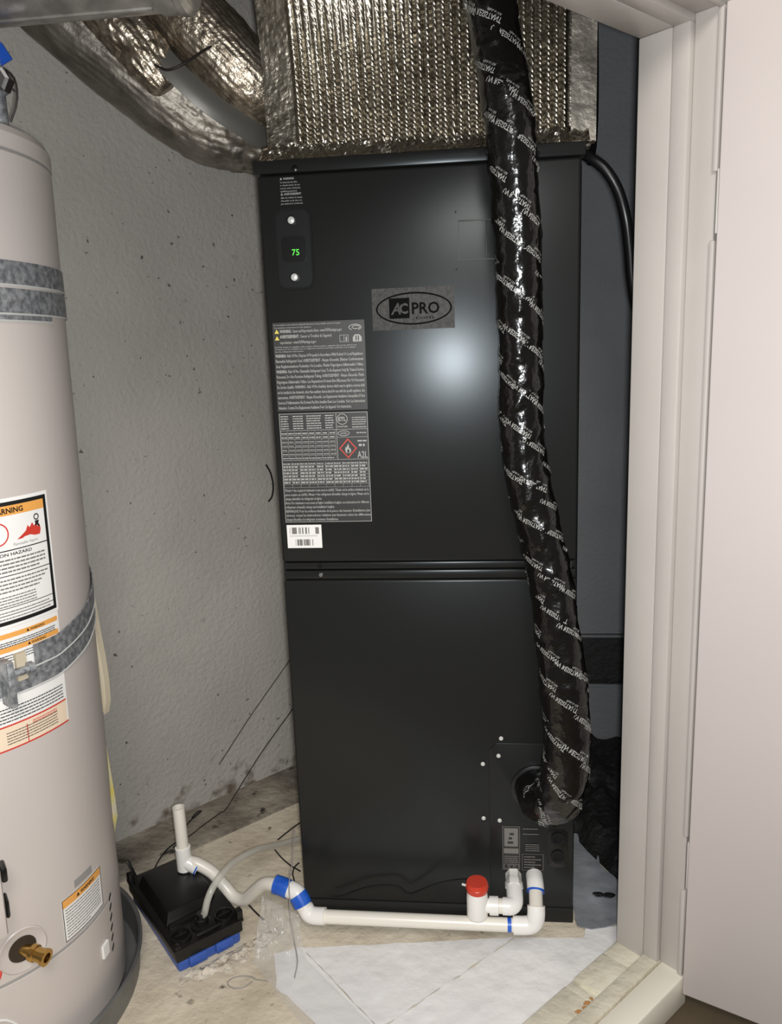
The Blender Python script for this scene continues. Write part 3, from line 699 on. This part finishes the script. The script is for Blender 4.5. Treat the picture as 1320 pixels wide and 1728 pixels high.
def curved(phi0, phi1, z0, z1, r, t=.0008, n=24, zf=None):
    mb = MB(); vs = []
    for i in range(n+1):
        ph = phi0+(phi1-phi0)*i/n; dz = zf(ph) if zf else 0
        vs += [cyl(ph, z0+dz, r), cyl(ph, z1+dz, r), cyl(ph, z1+dz, r+t), cyl(ph, z0+dz, r+t)]
    fs = [(i*4+j, i*4+(j+1) % 4, (i+1)*4+(j+1) % 4, (i+1)*4+j) for i in range(n) for j in range(4)]+[(3, 2, 1, 0), tuple(n*4+j for j in range(4))]
    return mb.add(vs, fs)
def on_cyl(phi0, z0, r):
    return lambda x, y: cyl(phi0+math.degrees(x/R), z0+y, r)
# main label: x from its left edge (phi -62) to -9, lengths in metres
PH0 = -62.; LW = math.radians(53)*R
lab = make('warning_label', curved(PH0, -9, .741, .9225, R, .0006), M['paper'], wh, label='large white label with a thick black border', **K)
pr = Print(); X1 = LW-.004; y0, y1 = .0045, .1765
pr.frame(.004, y0, X1, y1, .0055); pr.rect(.008, .1080, X1-.004, .1095); pr.rect(.008, .0730, X1-.004, .0742); pr.rect(.008, .0275, X1-.004, .0285); pr.rect(.008, .0175, X1-.004, .0185)
pr.text('FIRE / EXPLOSION HAZARD', .085, .1010, .0045, .105, .02); 
pr.subdivide(.008); pr.put('label_print', M['print_d'], lab, on_cyl(PH0, .741, R+.0010), **K)
pr = Print()
for i in range(4): pr.words(.015, X1-.012-.012*(i == 3), .0945-.0055*i, .0028, 800+i)
for i in range(4): pr.words(.105, X1-.010-.006*i, .0665-.0055*i, .0026, 820+i); pr.words(.015, .09, .0665-.0055*i, .0026, 840+i)
for i in range(4): pr.words(.118, X1-.035, .0430-.0042*i, .0020, 860+i); 
for i in range(2): pr.words(.015, X1-.012, .0215-.0090*i, .0020, 880+i)
pr.text('Flammable Vapors', .162, .1135, .0040, .040, .0)
pr.subdivide(.008); pr.put('fine_print', M['print_g'], lab, on_cyl(PH0, .741, R+.0010), **K)
pr = Print(); pr.rect(.0095, .1575, X1-.0055, .1710); pr.subdivide(.008); pr.put('orange_band', M['print_o'], lab, on_cyl(PH0, .741, R+.0011), label='orange heading band', **K)
pr = Print(); pr.text('WARNING', .130, .1605, .0075, .052, .03); pr.poly([(.119, .1600), (.128, .1600), (.1235, .1685)]); pr.put('heading_print', M['print_d'], lab, on_cyl(PH0, .741, R+.0014), **K)
pr = Print(); pr.poly([(.168, .1215), (.207, .1215), (.2095, .1290), (.2075, .1370), (.204, .1330), (.202, .1400), (.198, .1350), (.195, .1410), (.190, .1345), (.187, .1385), (.183, .1310), (.177, .1270)])
pr.ring(.140, .1330, .0165, .0165, .002, 32); pr.put('flame_picture', M['print_r'], lab, on_cyl(PH0, .741, R+.0011), label='red flame picture and red circle', **K)
pr = Print(); pr.ring(.2030, .1475, .0048, .0048, .0017, 20); pr.poly([(.1995, .1420), (.2075, .1420), (.2055, .1375), (.2085, .1330), (.2060, .1325), (.2030, .1360), (.1990, .1345), (.2005, .1385)]); pr.put('figure_picture', M['print_d'], lab, on_cyl(PH0, .741, R+.0014), label='small black burning figure', **K)
lab2 = make('caution_label', curved(PH0, -9.6, .5625, .7405, R, .0005), M['paper'], wh, label='white label with yellow bands and red foot', **K)
pr = Print(); X1 = math.radians(52.4)*R-.003
pr.rect(.004, .1640, X1, .1712); pr.rect(.004, .1440, X1, .1512); pr.subdivide(.008); pr.put('yellow_bands', M['print_o'], lab2, on_cyl(PH0, .5625, R+.0009), **K)
pr = Print(); pr.rect(.004, .003, X1, .038); pr.subdivide(.008); pr.put('pale_panel', M['print_pink'], lab2, on_cyl(PH0, .5625, R+.0008), **K)
pr = Print(); pr.rect(.001, .0005, X1+.002, .0030); pr.rect(.004, .0360, X1, .0385); pr.rect(.15, .003, .1515, .030)
for i in range(2): pr.words(.16, X1-.02, .0305-.003*i, .0016, 930+i)
pr.subdivide(.008); pr.put('red_print', M['print_r'], lab2, on_cyl(PH0, .5625, R+.0010), **K)
pr = Print()
for i in range(3): pr.words(.02, X1-.006, .1575-.0030*i*1.0, .0016, 900+i); pr.words(.02, X1-.006, .1385-.0038*i, .0016, 910+i)
for i in range(5): pr.words(.02, X1-.004, .0620-.0048*i, .0020, 920+i)
for i in range(5): pr.words(.12, X1-.02, .0260-.0042*i, .0015, 940+i)
pr.text('WARNING', .172, .1655, .0040, .025, .02); pr.text('WARNING', .172, .1455, .0040, .025, .02); pr.poly([(.166, .1655), (.171, .1655), (.1685, .1700)]); pr.poly([(.166, .1455), (.171, .1455), (.1685, .1500)])
pr.subdivide(.008); pr.put('fine_print', M['print_d'], lab2, on_cyl(PH0, .5625, R+.0012), **K)
lab3 = make('hazard_label', curved(-22, -.6, .211, .284, R, .0006), M['paper'], wh, label='small white label with an orange top band', **K)
LW3 = math.radians(21.4)*R
pr = Print(); pr.frame(0, 0, LW3, .073, .0013); 
pr.text('WARNING', .038, .0615, .0060, .034, .03); pr.poly([(.029, .0612), (.036, .0612), (.0325, .0675)])
pr.subdivide(.008); pr.put('label_print', M['print_d'], lab3, on_cyl(-22, .211, R+.0013), **K)
pr = Print(); pr.rect(.0013, .0580, LW3-.0013, .0717); pr.subdivide(.008); pr.put('orange_band', M['print_o'], lab3, on_cyl(-22, .211, R+.0009), **K)
pr = Print()
for i in range(10): pr.words(.005, LW3-.006-(.03 if i == 9 else 0), .0520-.0052*i, .0022, 960+i)
pr.subdivide(.008); pr.put('fine_print', M['print_g'], lab3, on_cyl(-22, .211, R+.0009), **K)
# drain valve in its round dish
def radial(phi, tiltz=0., dphi=0.):
    a = math.radians(phi+dphi); return np.array([math.cos(a), math.sin(a), tiltz])
dv = cyl(-37.5, .246)
make('drain_dish', MB().lathe([(.036, -.004), (.036, .001), (.034, .0025), (.031, .001), (.020, .0005), (.018, -.012)], dv, radial(-37.5), 36, caps=False), M['heater'], wh, **K)
hole = make('drain_recess', MB().lathe([(.0205, .0005), (.0195, .002), (0, .0021)], dv+np.array([0, 0, .002]), radial(-37.5), 28), M['darkhole'], wh, **K)
dvx = radial(-37.5, -.12, 26)
va = make('drain_valve', MB().lathe([(.0085, 0), (.0085, .018), (.0125, .019), (.0125, .026), (.0105, .027), (.0105, .040), (.0125, .041), (.0125, .0455), (.0072, .0458), (.0068, .030), (0, .030)], dv-radial(-37.5)*.004, dvx, 20), M['brass'], wh, label='brass threaded drain valve', **K)
# burner door slot, base vents, flap, red sticker
make('slot', curved(-15.5, -6, .289, .301, R, .0012, 8), M['heatergroove'], wh, **K)
for i in range(6):
    mb = curved(4.6-.3*i, 6.4-.3*i, .202-.0175*i-.0025, .202-.0175*i+.0025, R, .0010, 3, zf=lambda ph, i=i: (ph-5)*.0038)
    make('vent_slot', mb, M['darkscrew'], wh, **K)
make('paper_flap', curved(-4.5, -.5, .118, .142, R, .004, 4), M['paper'], wh, **K)
pr = Print(); pr.ring(0, 0, .030, .030, .003, 40); pr.put('red_ring_print', M['print_r'], wh, on_cyl(-51.5, .232, R+.0008), **K)
# gas control
def gbox(a0, a1, b0, b1, z0, z1, bev):
    r_ = radial(-50.); t_ = np.array([-r_[1], r_[0], 0])
    return MB().box(a0, a1, b0, b1, z0, z1, bev).xf(lambda p: r_*(R-.004+p[0])+t_*p[1]+Z*p[2])
gc = make('gas_control', gbox(0, .060, -.075, .0335, .318, .425, .006), M['heater'], wh, label='white gas control box', **K)
make('knob', gbox(.026, .052, .034, .042, .398, .420, .003), M['darkscrew'], gc, **K)
make('knob', gbox(.022, .046, .034, .040, .338, .366, .003), M['darkscrew'], gc, **K)
# pipe fitting on the heater's top with its blue tag
nip = thing('pipe_fitting', 'short metal pipe fitting on top of the white water heater', 'fitting', (-.372, -.10, 1.415))
make('nipple', MB().lathe([(.013, .0), (.013, .09), (.017, .092), (.017, .118), (.013, .12), (.013, .15)], (-.372, -.10, 1.415), (0, 0, 1), 20), M['strap'], nip)
make('union_nut', MB().lathe([(.015, -.012), (.019, -.008), (.019, .008), (.015, .012)], (-.362, -.102, 1.523), (0, -1, 0), 6), M['chrome'], nip)
bt = np.array([at(-12, 66, -.1), at(2, 72, -.1), at(20, 99, -.1), at(2, 110, -.1), at(-14, 112, -.1)])
tag(make('blue_tag', MB().add(np.r_[bt, bt+[0, .003, 0]], [(0, 1, 2, 3, 4), (9, 8, 7, 6, 5)]+[(i, i+5, (i+1) % 5+5, (i+1) % 5) for i in range(5)]), M['bluetag'], smooth=False), 'bright blue plastic tag hanging above the water heater', 'tag')
wire('probe_wire', 'thin brown wire looping down on to the water heater top', [at(-4, 111, -.1), at(10, 118, -.1), at(24, 132, -.1), at(29, 155, -.1), at(27, 180, -.1), at(18, 206, -.1)], .0016)
wire('igniter_wire', 'thin white wire at the foot of the water heater', [hl2w(cyl(-52, .16, R+.006)), hl2w(cyl(-46, .155, R+.01)), hl2w(cyl(-41.5, .13, R+.012)), hl2w(cyl(-39.5, .10, R+.010)), hl2w(cyl(-39.5, .07, R+.008))], .0022, M['whitewire'])
# straps round the heater
us = thing('strap', 'upper galvanised steel strap pair around the water heater', 'strap', tuple(hl2w(np.array([0, 0, 1.2]))), 'steel straps holding the water heater'); us.rotation_euler = (0, TILT, 0)
def strapmesh(name, par, zb, phi0, phi1, z0, z1, zf=None, r=R+.0008):
    mb = curved(phi0, phi1, z0-zb, z1-zb, r, .0016, 60, zf)
    make(name, mb, M['strap'], par, world=False)
    mb = MB()
    P = [cyl(p_, z0-zb+(zf(p_) if zf else 0), r+.0015) for p_ in np.linspace(phi0, phi1, 40)]
    make('rolled_edge', mb.tube(P, .0015, 6), M['palescrew'], par, world=False)
strapmesh('band', us, 1.2, -150, 62, 1.207, 1.239)
strapmesh('band', us, 1.2, -150, 55, 1.169, 1.203)
strapmesh('band', us, 1.2, -60, 4.5, 1.160, 1.168)
ls = thing('strap', 'lower galvanised steel strap with a bolt, around the water heater below the label', 'strap', tuple(hl2w(np.array([0, 0, .69]))), 'steel straps holding the water heater'); ls.rotation_euler = (0, TILT, 0)
zf = lambda ph: max(0, (ph+12))*.0008+ (max(0, ph-7)*.0004)
strapmesh('band', ls, .69, -22, 62, .674, .706, zf, R+.0022)
strapmesh('band', ls, .69, -150, 62, .643, .676, zf)
make('bracket', MB().box(0, .028, -.006, .004, -.055, .012, .002).xf(lambda p: cyl(-33, 0, R+.002)+radial(-33)*p[0]+np.array([-radial(-33)[1], radial(-33)[0], 0])*p[1]+Z*p[2]), M['strap'], ls, world=False)
make('bolt', MB().lathe([(.006, 0), (.006, .03), (.010, .03), (.010, .038), (0, .038)], cyl(-33, -.012, R+.012), (-radial(-33)[1], radial(-33)[0], 0), 6), M['strap'], ls, world=False)
make('spacer', curved(-29, -25.5, -.028, .012, R+.001, .006, 3), M['tan'], ls, world=False, label='tan wooden spacer under the strap')
# tan card wedge and yellow insulation between the heater and the wall
def slab_xz(pts, y0, th, bulge=.004):
    P = np.array([at(x, y, y0) for x, y in pts]); n = len(P); Q = P+np.array([.3, .95, 0])*th
    c0, c1_ = P.mean(0)+np.array([0, -bulge, 0]), Q.mean(0)
    mb = MB().add(np.r_[P, Q, [c0], [c1_]], [(i, (i+1) % n, 2*n) for i in range(n)]+[(n+(i+1) % n, n+i, 2*n+1) for i in range(n)]+[((i+1) % n, i, n+i, n+(i+1) % n) for i in range(n)])
    return mb
cw = make('cardboard_wedge', slab_xz([(150, 997), (156, 1035), (163, 1075), (170, 1110), (176, 1150), (179, 1185), (176, 1206), (168, 1185), (158, 1140), (151, 1090), (146, 1040)], -.115, .012), M['tan'])
tag(cw, 'bent tan cardboard wedge pinched behind the lower heater strap', 'wedge')
yf = make('foam_scrap', slab_xz([(166, 1222), (174, 1262), (182, 1308), (189, 1350), (193, 1380), (188, 1410), (182, 1434), (172, 1400), (166, 1330), (160, 1260)], -.14, .008), M['yellowfoam'])
tag(yf, 'strip of yellow insulation poking out beside the lower water heater jacket', 'insulation')
# drain pan
RP = .273
pan = make('drain_pan', MB().lathe([(0, .002), (RP-.012, .002), (RP-.006, .006), (RP, .058), (RP+.004, .062), (RP+.007, .060), (RP+.007, .055), (RP+.003, .054), (RP-.002, .002), (RP-.010, -.0), (0, 0)], HB, n=96), M['pan'])
tag(pan, 'round grey metal drain pan under the water heater', 'pan')

# ================================================================== condensate pump
FL = np.array([-.199, -.171, 0]); u_ = np.array([.737, .677, 0]); v_ = np.array([-.676, .737, 0])
PW, PL = .133, .256
FLo = FL+u_*.002
def pq(p): return FLo+u_*p[0]+v_*p[1]+Z*p[2]
pump = thing('condensate_pump', 'black condensate pump with a blue tank, on the floor by the heater pan', 'pump', tuple(FLo+u_*PW/2+v_*PL/2))
tank = make('tank', MB().box(.004, PW-.004, .004, PL-.004, 0, .036, .006).xf(pq), M['blue'], pump, label='blue plastic tank')
for k in range(2):
    make('tank_clip', MB().box(.024+.052*k, .058+.052*k, -.003, .006, .006, .026, .002).box(.031+.052*k, .051+.052*k, -.0045, -.001, .013, .018, .001).xf(pq), M['blue'], tank)
make('deck', MB().box(0, PW, 0, PL, .024, .050, .004).box(-.002, PW+.002, -.002, PL+.002, .046, .052, .002).xf(pq), M['pump'], pump)
for a, b in ((0, .0), (PW-.010, 0), (-.002, PL-.016), (PW-.012, PL-.014)):
    make('corner_tab', MB().box(a, a+.012, b, b+.014, .046, .070 if (b > 0) != (a > 0) else .058, .002).xf(pq), M['pump'], pump)
mc = MB().prism([(.010, .068), (.092, .068), (.121, .096), (.118, .215), (.010, .222)], .05, .077, .004)
mc = mc.xf(lambda p: pq((p[0]+(PW/2-p[0])*.12*(p[2] > .065), p[1]+(.15-p[1])*.08*(p[2] > .065), p[2])))
make('motor_cover', mc, M['pump'], pump)
make('cover_lip', MB().box(.012, .094, .058, .068, .050, .060, .003).xf(pq), M['pump'], pump)
for a, b in ((.022, .026), (.108, .026)):
    make('inlet_port', MB().lathe([(.0185, 0), (.0185, .007), (.0155, .008), (.0145, .002), (0, .0015)], pq((a, b, .0515)), (0, 0, 1), 28), M['pump'], pump)
    make('port_slot', MB().box(a-.012, a+.012, b-.0015, b+.0015, .0525, .0595, .0005).xf(pq), M['pump'], pump)
make('outlet_valve', MB().lathe([(.021, 0), (.021, .004), (.013, .006), (.012, .014), (.009, .016), (.0085, .026), (0, .026)], pq((.066, .034, .0515)), (0, 0, 1), 24), M['pump'], pump)
make('check_lever', MB().tube([pq((.045, .009, .056)), pq((.070, .006, .059)), pq((.092, .010, .056))], .004, 8), M['pump'], pump)
make('strap_end', MB().box(.0, .007, 0, .003, 0, .034, .001).xf(lambda p: pq((.010, PL-.010, .058))+u_*(p[0]-p[2]*.25)+v_*(p[1]+p[2]*.35)+Z*p[2]), M['pump'], pump)
# clear discharge tube
b0 = pq((.066, .034, .070))
ct = [b0, at(345, 1542, -.10), at(350, 1520, -.094), at(359, 1498, -.080), at(375, 1475, -.05), at(398, 1453, .0), at(436, 1433, .07), at(470, 1425, .14), at(500, 1417, .20), at(525, 1410, .24)]
tag(make('clear_tube', MB().tube(ct, .0066, 14, .006), M['clear']), 'clear vinyl discharge tube arching from the black pump to behind the cabinet', 'tube')

# ================================================================== white drain pipe
RP_ = .0121; RF = .0153
dp = thing('drain_pipe', 'white plastic drain pipe with trap, running along the cabinet foot to the pump', 'pipe', (.0, -.06, 0))
sb = np.array([-.247, .022, .074])
sv = at(301, 1362, .022)-sb; SL = np.linalg.norm(sv); sv /= SL
make('standpipe', MB().lathe([(RP_, .0), (RP_, SL), (RP_-.0025, SL), (RP_-.0025, SL-.03)], sb, sv, 24, caps=False), M['pvc'], dp)
tee = make('tee', MB().lathe([(RP_, -.0), (RP_, .004), (RF, .006), (RF, .055), (RP_+.001, .056)], sb, sv, 24).lathe([(RF*.98, 0), (RF, .032)], sb+sv*.024, at(345, 1463, .022)-at(311, 1446, .022), 24), M['pvcfit'], dp)
tc0 = sb+sv*.024; tdir = at(345, 1463, .022)-at(311, 1446, .022); tdir /= np.linalg.norm(tdir)
make('cement_ring', MB().lathe([(RF+.0002, 0), (RF+.0008, .001), (RF+.0008, .003), (RP_, .004)], tc0+tdir*.028, tdir, 24), M['primer'], dp, label='blue cement ring')
trap = [tc0+tdir*.012, at(332, 1457, .022), at(358, 1472, .022), at(378, 1494, .018), at(396, 1514, .008), at(414, 1517, -.002), at(430, 1504, -.014), at(447, 1492, -.028), at(466, 1493, -.042), at(480, 1496, -.046)]
make('trap', MB().tube(trap, RP_*1.03, 22, .004), M['pvc'], dp)
c0, c1_ = at(465, 1492, -.043), at(488, 1501, -.05)
make('cement_band', MB().tube([c0, (c0+c1_)/2+Z*.001, c1_], RF*1.13, 24), M['primer'], dp, label='wide blue cement band')
make('elbow', MB().tube([at(484, 1499, -.049), at(495, 1503, -.053), at(503, 1509, -.057), at(508, 1518, -.061)], RF*1.04, 24, .003), M['pvcfit'], dp)
make('cement_band', MB().tube([at(502, 1509, -.0575), at(508, 1519, -.0615), at(511.5, 1527, -.0645)], RF*1.16, 24), M['primer'], dp, label='second blue cement band')
make('coupling', MB().tube([at(509, 1522, -.063), at(514, 1531, -.066), at(519, 1538, -.069)], RF*.98, 24, .004), M['pvc'], dp)
make('elbow', MB().tube([at(515, 1531, -.067), at(521, 1541, -.070), at(530, 1545, -.072), at(549, 1546, -.074)], RF*1.02, 24, .003), M['pvcfit'], dp)
p0, p1 = at(545, 1546.5, -.074), at(868, 1561, -.074)
make('long_pipe', MB().tube([p0, p1], RP_*1.04, 26), M['pvc'], dp)
e0 = at(866, 1561, -.074); ec = at(903, 1562, -.074)
make('cement_smear', MB().tube([p1-(p1-p0)*.035, p1-(p1-p0)*.015], RP_*1.055, 24), M['primer'], dp, label='pale blue cement smear')
make('elbow', MB().tube([e0, e0+(ec-e0)*.5, at(896, 1560, -.074), at(903, 1554, -.074), at(905, 1543, -.073), at(905, 1528, -.066)], RF*1.06, 26, .003), M['pvcfit'], dp)
make('riser', MB().tube([at(905, 1534, -.071), at(904, 1498, -.034)], RP_*1.03, 24), M['pvc'], dp)
make('cement_ring', MB().tube([at(904, 1505.5, -.039), at(904, 1502, -.036)], RF*1.08, 24), M['primer'], dp, label='blue cement ring')
rt = at(904, 1499, -.033)
make('inlet_elbow', MB().tube([at(904, 1504, -.038), rt, rt+np.array([0, .007, .003]), rt+np.array([0, .016, .004]), rt+np.array([0, .040, .004])], RF*1.04, 26, .003), M['pvcfit'], dp)
# float switch assembly with its red cap
fs = thing('float_switch', 'white float switch tee with a red cap beside the drain inlet', 'float switch', tuple(at(806, 1530, -.07)))
fc = at(806, 1545, -.072)
make('body', MB().lathe([(.012, -.006), (.0185, 0), (.0195, .004), (.0195, .040), (.0185, .050), (.0185, .056)], fc, (0, 0, 1), 28).lathe([(.013, 0), (.013, .022)], fc+Z*.022, (1, 0, 0), 24), M['pvcfit'], fs)
cap = make('red_cap', MB().lathe([(.0192, 0), (.0200, .002), (.0200, .015), (.0185, .018), (0, .0182)], fc+Z*.053, (0, 0, 1), 28), M['redcap'], fs, label='red cap')
make('cap_rib', MB().lathe([(.0202, 0), (.0210, .001), (.0210, .0025), (.0202, .0035)], fc+Z*.0605, (0, 0, 1), 28, caps=False), M['redcap'], cap)
make('wire_end', MB().tube([fc+np.array([-.019, 0, .062]), fc+np.array([-.027, .004, .0615])], .0022, 8), M['whitewire'], fs)
jx = fc+Z*.022
make('socket', MB().lathe([(.0165, 0), (.0165, .016), (.0140, .017)], jx+np.array([.022, 0, .0]), (1, 0, .0), 24), M['pvcfit'], fs)
ee = np.array([at(867, 1520, -.07)[0], jx[1], jx[2]])
make('elbow_pipe', MB().tube([jx+np.array([.036, 0, 0]), ee+np.array([-.012, 0, 0])], RP_*1.1, 24), M['pvc'], fs)
make('elbow', MB().tube([ee+np.array([-.020, 0, 0]), ee+np.array([-.006, .0, 0]), ee+np.array([.001, .006, .001]), ee+np.array([.003, .016, .004]), ee+np.array([.003, .040, .010])], RF, 24, .003), M['pvcfit'], fs)
make('hex_adapter', MB().lathe([(RF*1.08, 0), (RF*1.08, .014), (RF*.98, .016), (RF*.98, .034)], ee+np.array([.003, .036, .010]), (0, 1, .2), 6), M['pvcfit'], fs)
# ================================================================== floor coverings and rubble
def sheet(poly, z, amp, seed, res=.012, edge=.0035):
    """thin crumpled sheet: triangulated grid clipped to a polygon, wavy edge"""
    P = np.array(poly); bm = bmesh.new(); vs = []
    n = len(P); out = []
    for i in range(n):
        a, b = P[i], P[(i+1) % n]; k = max(1, int(np.linalg.norm(b-a)/res))
        for t in range(k):
            p_ = a+(b-a)*t/k; out.append(p_+edge*np.array([noise.noise((p_[0]*40, p_[1]*40, seed)), noise.noise((p_[0]*40, p_[1]*40, seed+9))]))
    f = bm.faces.new([bm.verts.new((x, y, 0)) for x, y in out]); bmesh.ops.triangulate(bm, faces=[f])
    for _ in range(4):
        es = [e_ for e_ in bm.edges if e_.calc_length() > res*1.6]
        if not es: break
        bmesh.ops.subdivide_edges(bm, edges=es, cuts=1); bmesh.ops.triangulate(bm, faces=bm.faces[:])
    bmesh.ops.beautify_fill(bm, faces=bm.faces[:], edges=bm.edges[:])
    for v in bm.verts: v.co.z = z+amp*(noise.noise((v.co.x*9, v.co.y*9, seed))+.4*noise.noise((v.co.x*34, v.co.y*34, seed)))
    bmesh.ops.recalc_face_normals(bm, faces=bm.faces[:])
    r = bmesh.ops.extrude_face_region(bm, geom=bm.faces[:])
    for x in r['geom']:
        if isinstance(x, bmesh.types.BMVert): x.co.z -= .002
    bmesh.ops.recalc_face_normals(bm, faces=bm.faces[:])
    return MB().bm(bm)
g2 = lambda x, y: atz(x, y, 0)[:2]
cr0, cr1 = g2(868, 1585), g2(640, 1740)
sA = make('floor_sheet', sheet([g2(510, 1602), g2(690, 1594), cr0, cr1, g2(640, 1738)], .0042, .0016, 2.), M['sheet'], angle=25)
tag(sA, 'creased white sheet flooring in front of the cabinet, on the pump side of the seam', 'floor sheet', 'white floor sheets')
sl0 = jp(-.003, .0, 0)[:2]; sl1 = jp(-.003, -.62, 0)[:2]
sB = make('floor_sheet', sheet([cr0+[.003, 0], g2(985, 1586), g2(990, 1565), g2(1046, 1566), sl0, sl1, cr1+[.03, -.03], cr1+[.003, 0]], .0044, .0016, 5.), M['sheet'], angle=25)
tag(sB, 'creased white sheet flooring along the chipped door sill', 'floor sheet', 'white floor sheets')
sG = make('floor_sheet', sheet([np.array([.5335, -.012]), np.array([.5335, .27]), g2(1000, 1405), g2(1012, 1462), g2(1064, 1512), g2(1075, 1540), g2(1056, 1562), g2(1000, 1572)], .0066, .004, 8.), M['greysheet'], angle=25)
tag(sG, 'grey crumpled sheet in the gap beside the cabinet', 'floor sheet')
sC = make('floor_sheet', sheet([g2(462, 1612), g2(508.5, 1601), g2(638, 1739.5), g2(600, 1770), g2(545, 1742), g2(468, 1668)], .0036, .002, 11.), M['sheet'], angle=25)
tag(sC, 'white sheet flooring strip under the clear film, closest to the pump', 'floor sheet', 'white floor sheets')
# dark lining in the gap right of the cabinet
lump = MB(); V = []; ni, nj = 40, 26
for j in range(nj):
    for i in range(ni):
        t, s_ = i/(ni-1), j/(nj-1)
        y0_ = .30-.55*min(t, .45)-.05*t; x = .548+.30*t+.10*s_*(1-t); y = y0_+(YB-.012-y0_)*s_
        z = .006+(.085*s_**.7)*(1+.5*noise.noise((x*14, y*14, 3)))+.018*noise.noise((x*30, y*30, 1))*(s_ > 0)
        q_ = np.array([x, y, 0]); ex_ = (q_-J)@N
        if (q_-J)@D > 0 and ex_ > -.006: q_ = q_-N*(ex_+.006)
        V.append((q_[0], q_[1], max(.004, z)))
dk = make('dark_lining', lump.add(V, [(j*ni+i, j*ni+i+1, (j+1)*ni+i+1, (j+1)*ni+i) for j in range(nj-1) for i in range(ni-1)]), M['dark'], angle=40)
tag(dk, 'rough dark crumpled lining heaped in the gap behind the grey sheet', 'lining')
for i, (x, y) in enumerate(((1008, 1509), (1026, 1511))):
    bm = bmesh.new(); bmesh.ops.create_icosphere(bm, subdivisions=2, radius=.008); c_ = atz(x, y, .0145)
    for v in bm.verts: k_ = 1+.9*noise.noise(v.co*90+Vector((i*5, 0, 0))); v.co = Vector(c_)+Vector((v.co.x*1.5*k_, v.co.y*k_*.8, v.co.z*.35))
    tag(make('debris_scrap', MB().bm(bm), M['dark']), ('dark scrap of debris on the grey sheet, the one closer to the cabinet', 'dark scrap of debris on the grey sheet, the one closer to the door frame')[i], 'debris')
# clear film crumpled between trap and floor
V = []; ni, nj = 26, 40
top = [at(442, 1512, -.06), at(505, 1545, -.085)]; mid = [atz(428, 1625, .012), atz(512, 1612, .012)]; bot_ = [atz(520, 1745, .004), atz(625, 1730, .005)]
for j in range(nj):
    t = j/(nj-1)
    for i in range(ni):
        s_ = i/(ni-1)
        A_ = top[0]*(1-s_)+top[1]*s_; B_ = mid[0]*(1-s_)+mid[1]*s_; C_ = bot_[0]*(1-s_)+bot_[1]*s_
        p_ = A_*(1-t/.42)+B_*t/.42 if t < .42 else B_*(1-(t-.42)/.58)+C_*(t-.42)/.58
        k_ = .010 if t < .42 else .004
        p_ = p_+np.array([0, -1, .6])*k_*(noise.noise((s_*5, t*7, 2))+.5*noise.noise((s_*14, t*12, 4)))
        p_[2] = max(p_[2], .0075); V.append(p_)
fmn = make('plastic_film', MB().add(V, [(j*ni+i, j*ni+i+1, (j+1)*ni+i+1, (j+1)*ni+i) for j in range(nj-1) for i in range(ni-1)]), M['film'], angle=70)
tag(fmn, 'crumpled clear plastic film hanging below the blue-cemented joint on to the floor', 'plastic film')
wire('hanging_wire', 'thin stiff wire hanging over the blue-cemented pipe joint', [at(497, 1400, .03), at(494, 1450, -.03), at(488, 1490, -.085), at(489, 1520, -.09), at(490, 1550, -.092), at(497, 1590, -.115), at(502, 1622, -.15), atz(497, 1650, .016)], .0010, M['heatergroove'])
# broken plaster by the pump
V = []; ni, nj = 44, 14
for j in range(nj):
    for i in range(ni):
        t, s_ = i/(ni-1), j/(nj-1); c_ = FL*(1-t)+(FL+u_*.21)*t-v_*(.006+.040*(s_)*(.55+.45*math.sin(PI*t)+.5*noise.noise((t*9, 1, 1))))
        edge_ = min(s_/.15, (1-s_)/.35, t/.08, (1-t)/.1, 1)
        z = .001+max(0, edge_)*(.004+.008*noise.noise((c_[0]*60, c_[1]*60, 2))+.006*noise.noise((c_[0]*160, c_[1]*160, 5)))
        V.append((c_[0], c_[1], max(z, .0003)))
pm = make('plaster_crumbs', MB().add(V, [(j*ni+i+1, j*ni+i, (j+1)*ni+i, (j+1)*ni+i+1) for j in range(nj-1) for i in range(ni-1)]), M['mortar'], angle=40)
tag(pm, 'rough pale lump of crumbled plaster in front of the blue pump tank', 'plaster')
# wall grille behind the cabinet
gl = thing('wall_grille', 'dark mesh return-air grille set in the slate wall right of the cabinet', 'grille', tuple(at(1010, 1112, YB)))
ga, gb = at(960, 1070, YB-.004), at(1100, 1156, YB-.004)
make('backing', MB().box(.54, .95, YB-.006, YB-.001, gb[2], ga[2]), M['dark'], gl)
make('frame', MB().box(.54, .95, YB-.014, YB-.003, ga[2]-.006, ga[2], .001).box(.54, .95, YB-.014, YB-.003, gb[2]-.001, gb[2]+.004, .001), M['wallback'], gl, kind='stuff')
ms = MB()
for x in np.arange(.545, .95, .0055): ms.box(x, x+.0012, YB-.0085, YB-.007, gb[2]+.03, ga[2]-.006)
for z in np.arange(gb[2]+.03, ga[2]-.006, .0055): ms.box(.54, .95, YB-.010, YB-.0085, z, z+.0012)
make('mesh', ms, M['label'], gl, kind='stuff', smooth=False)
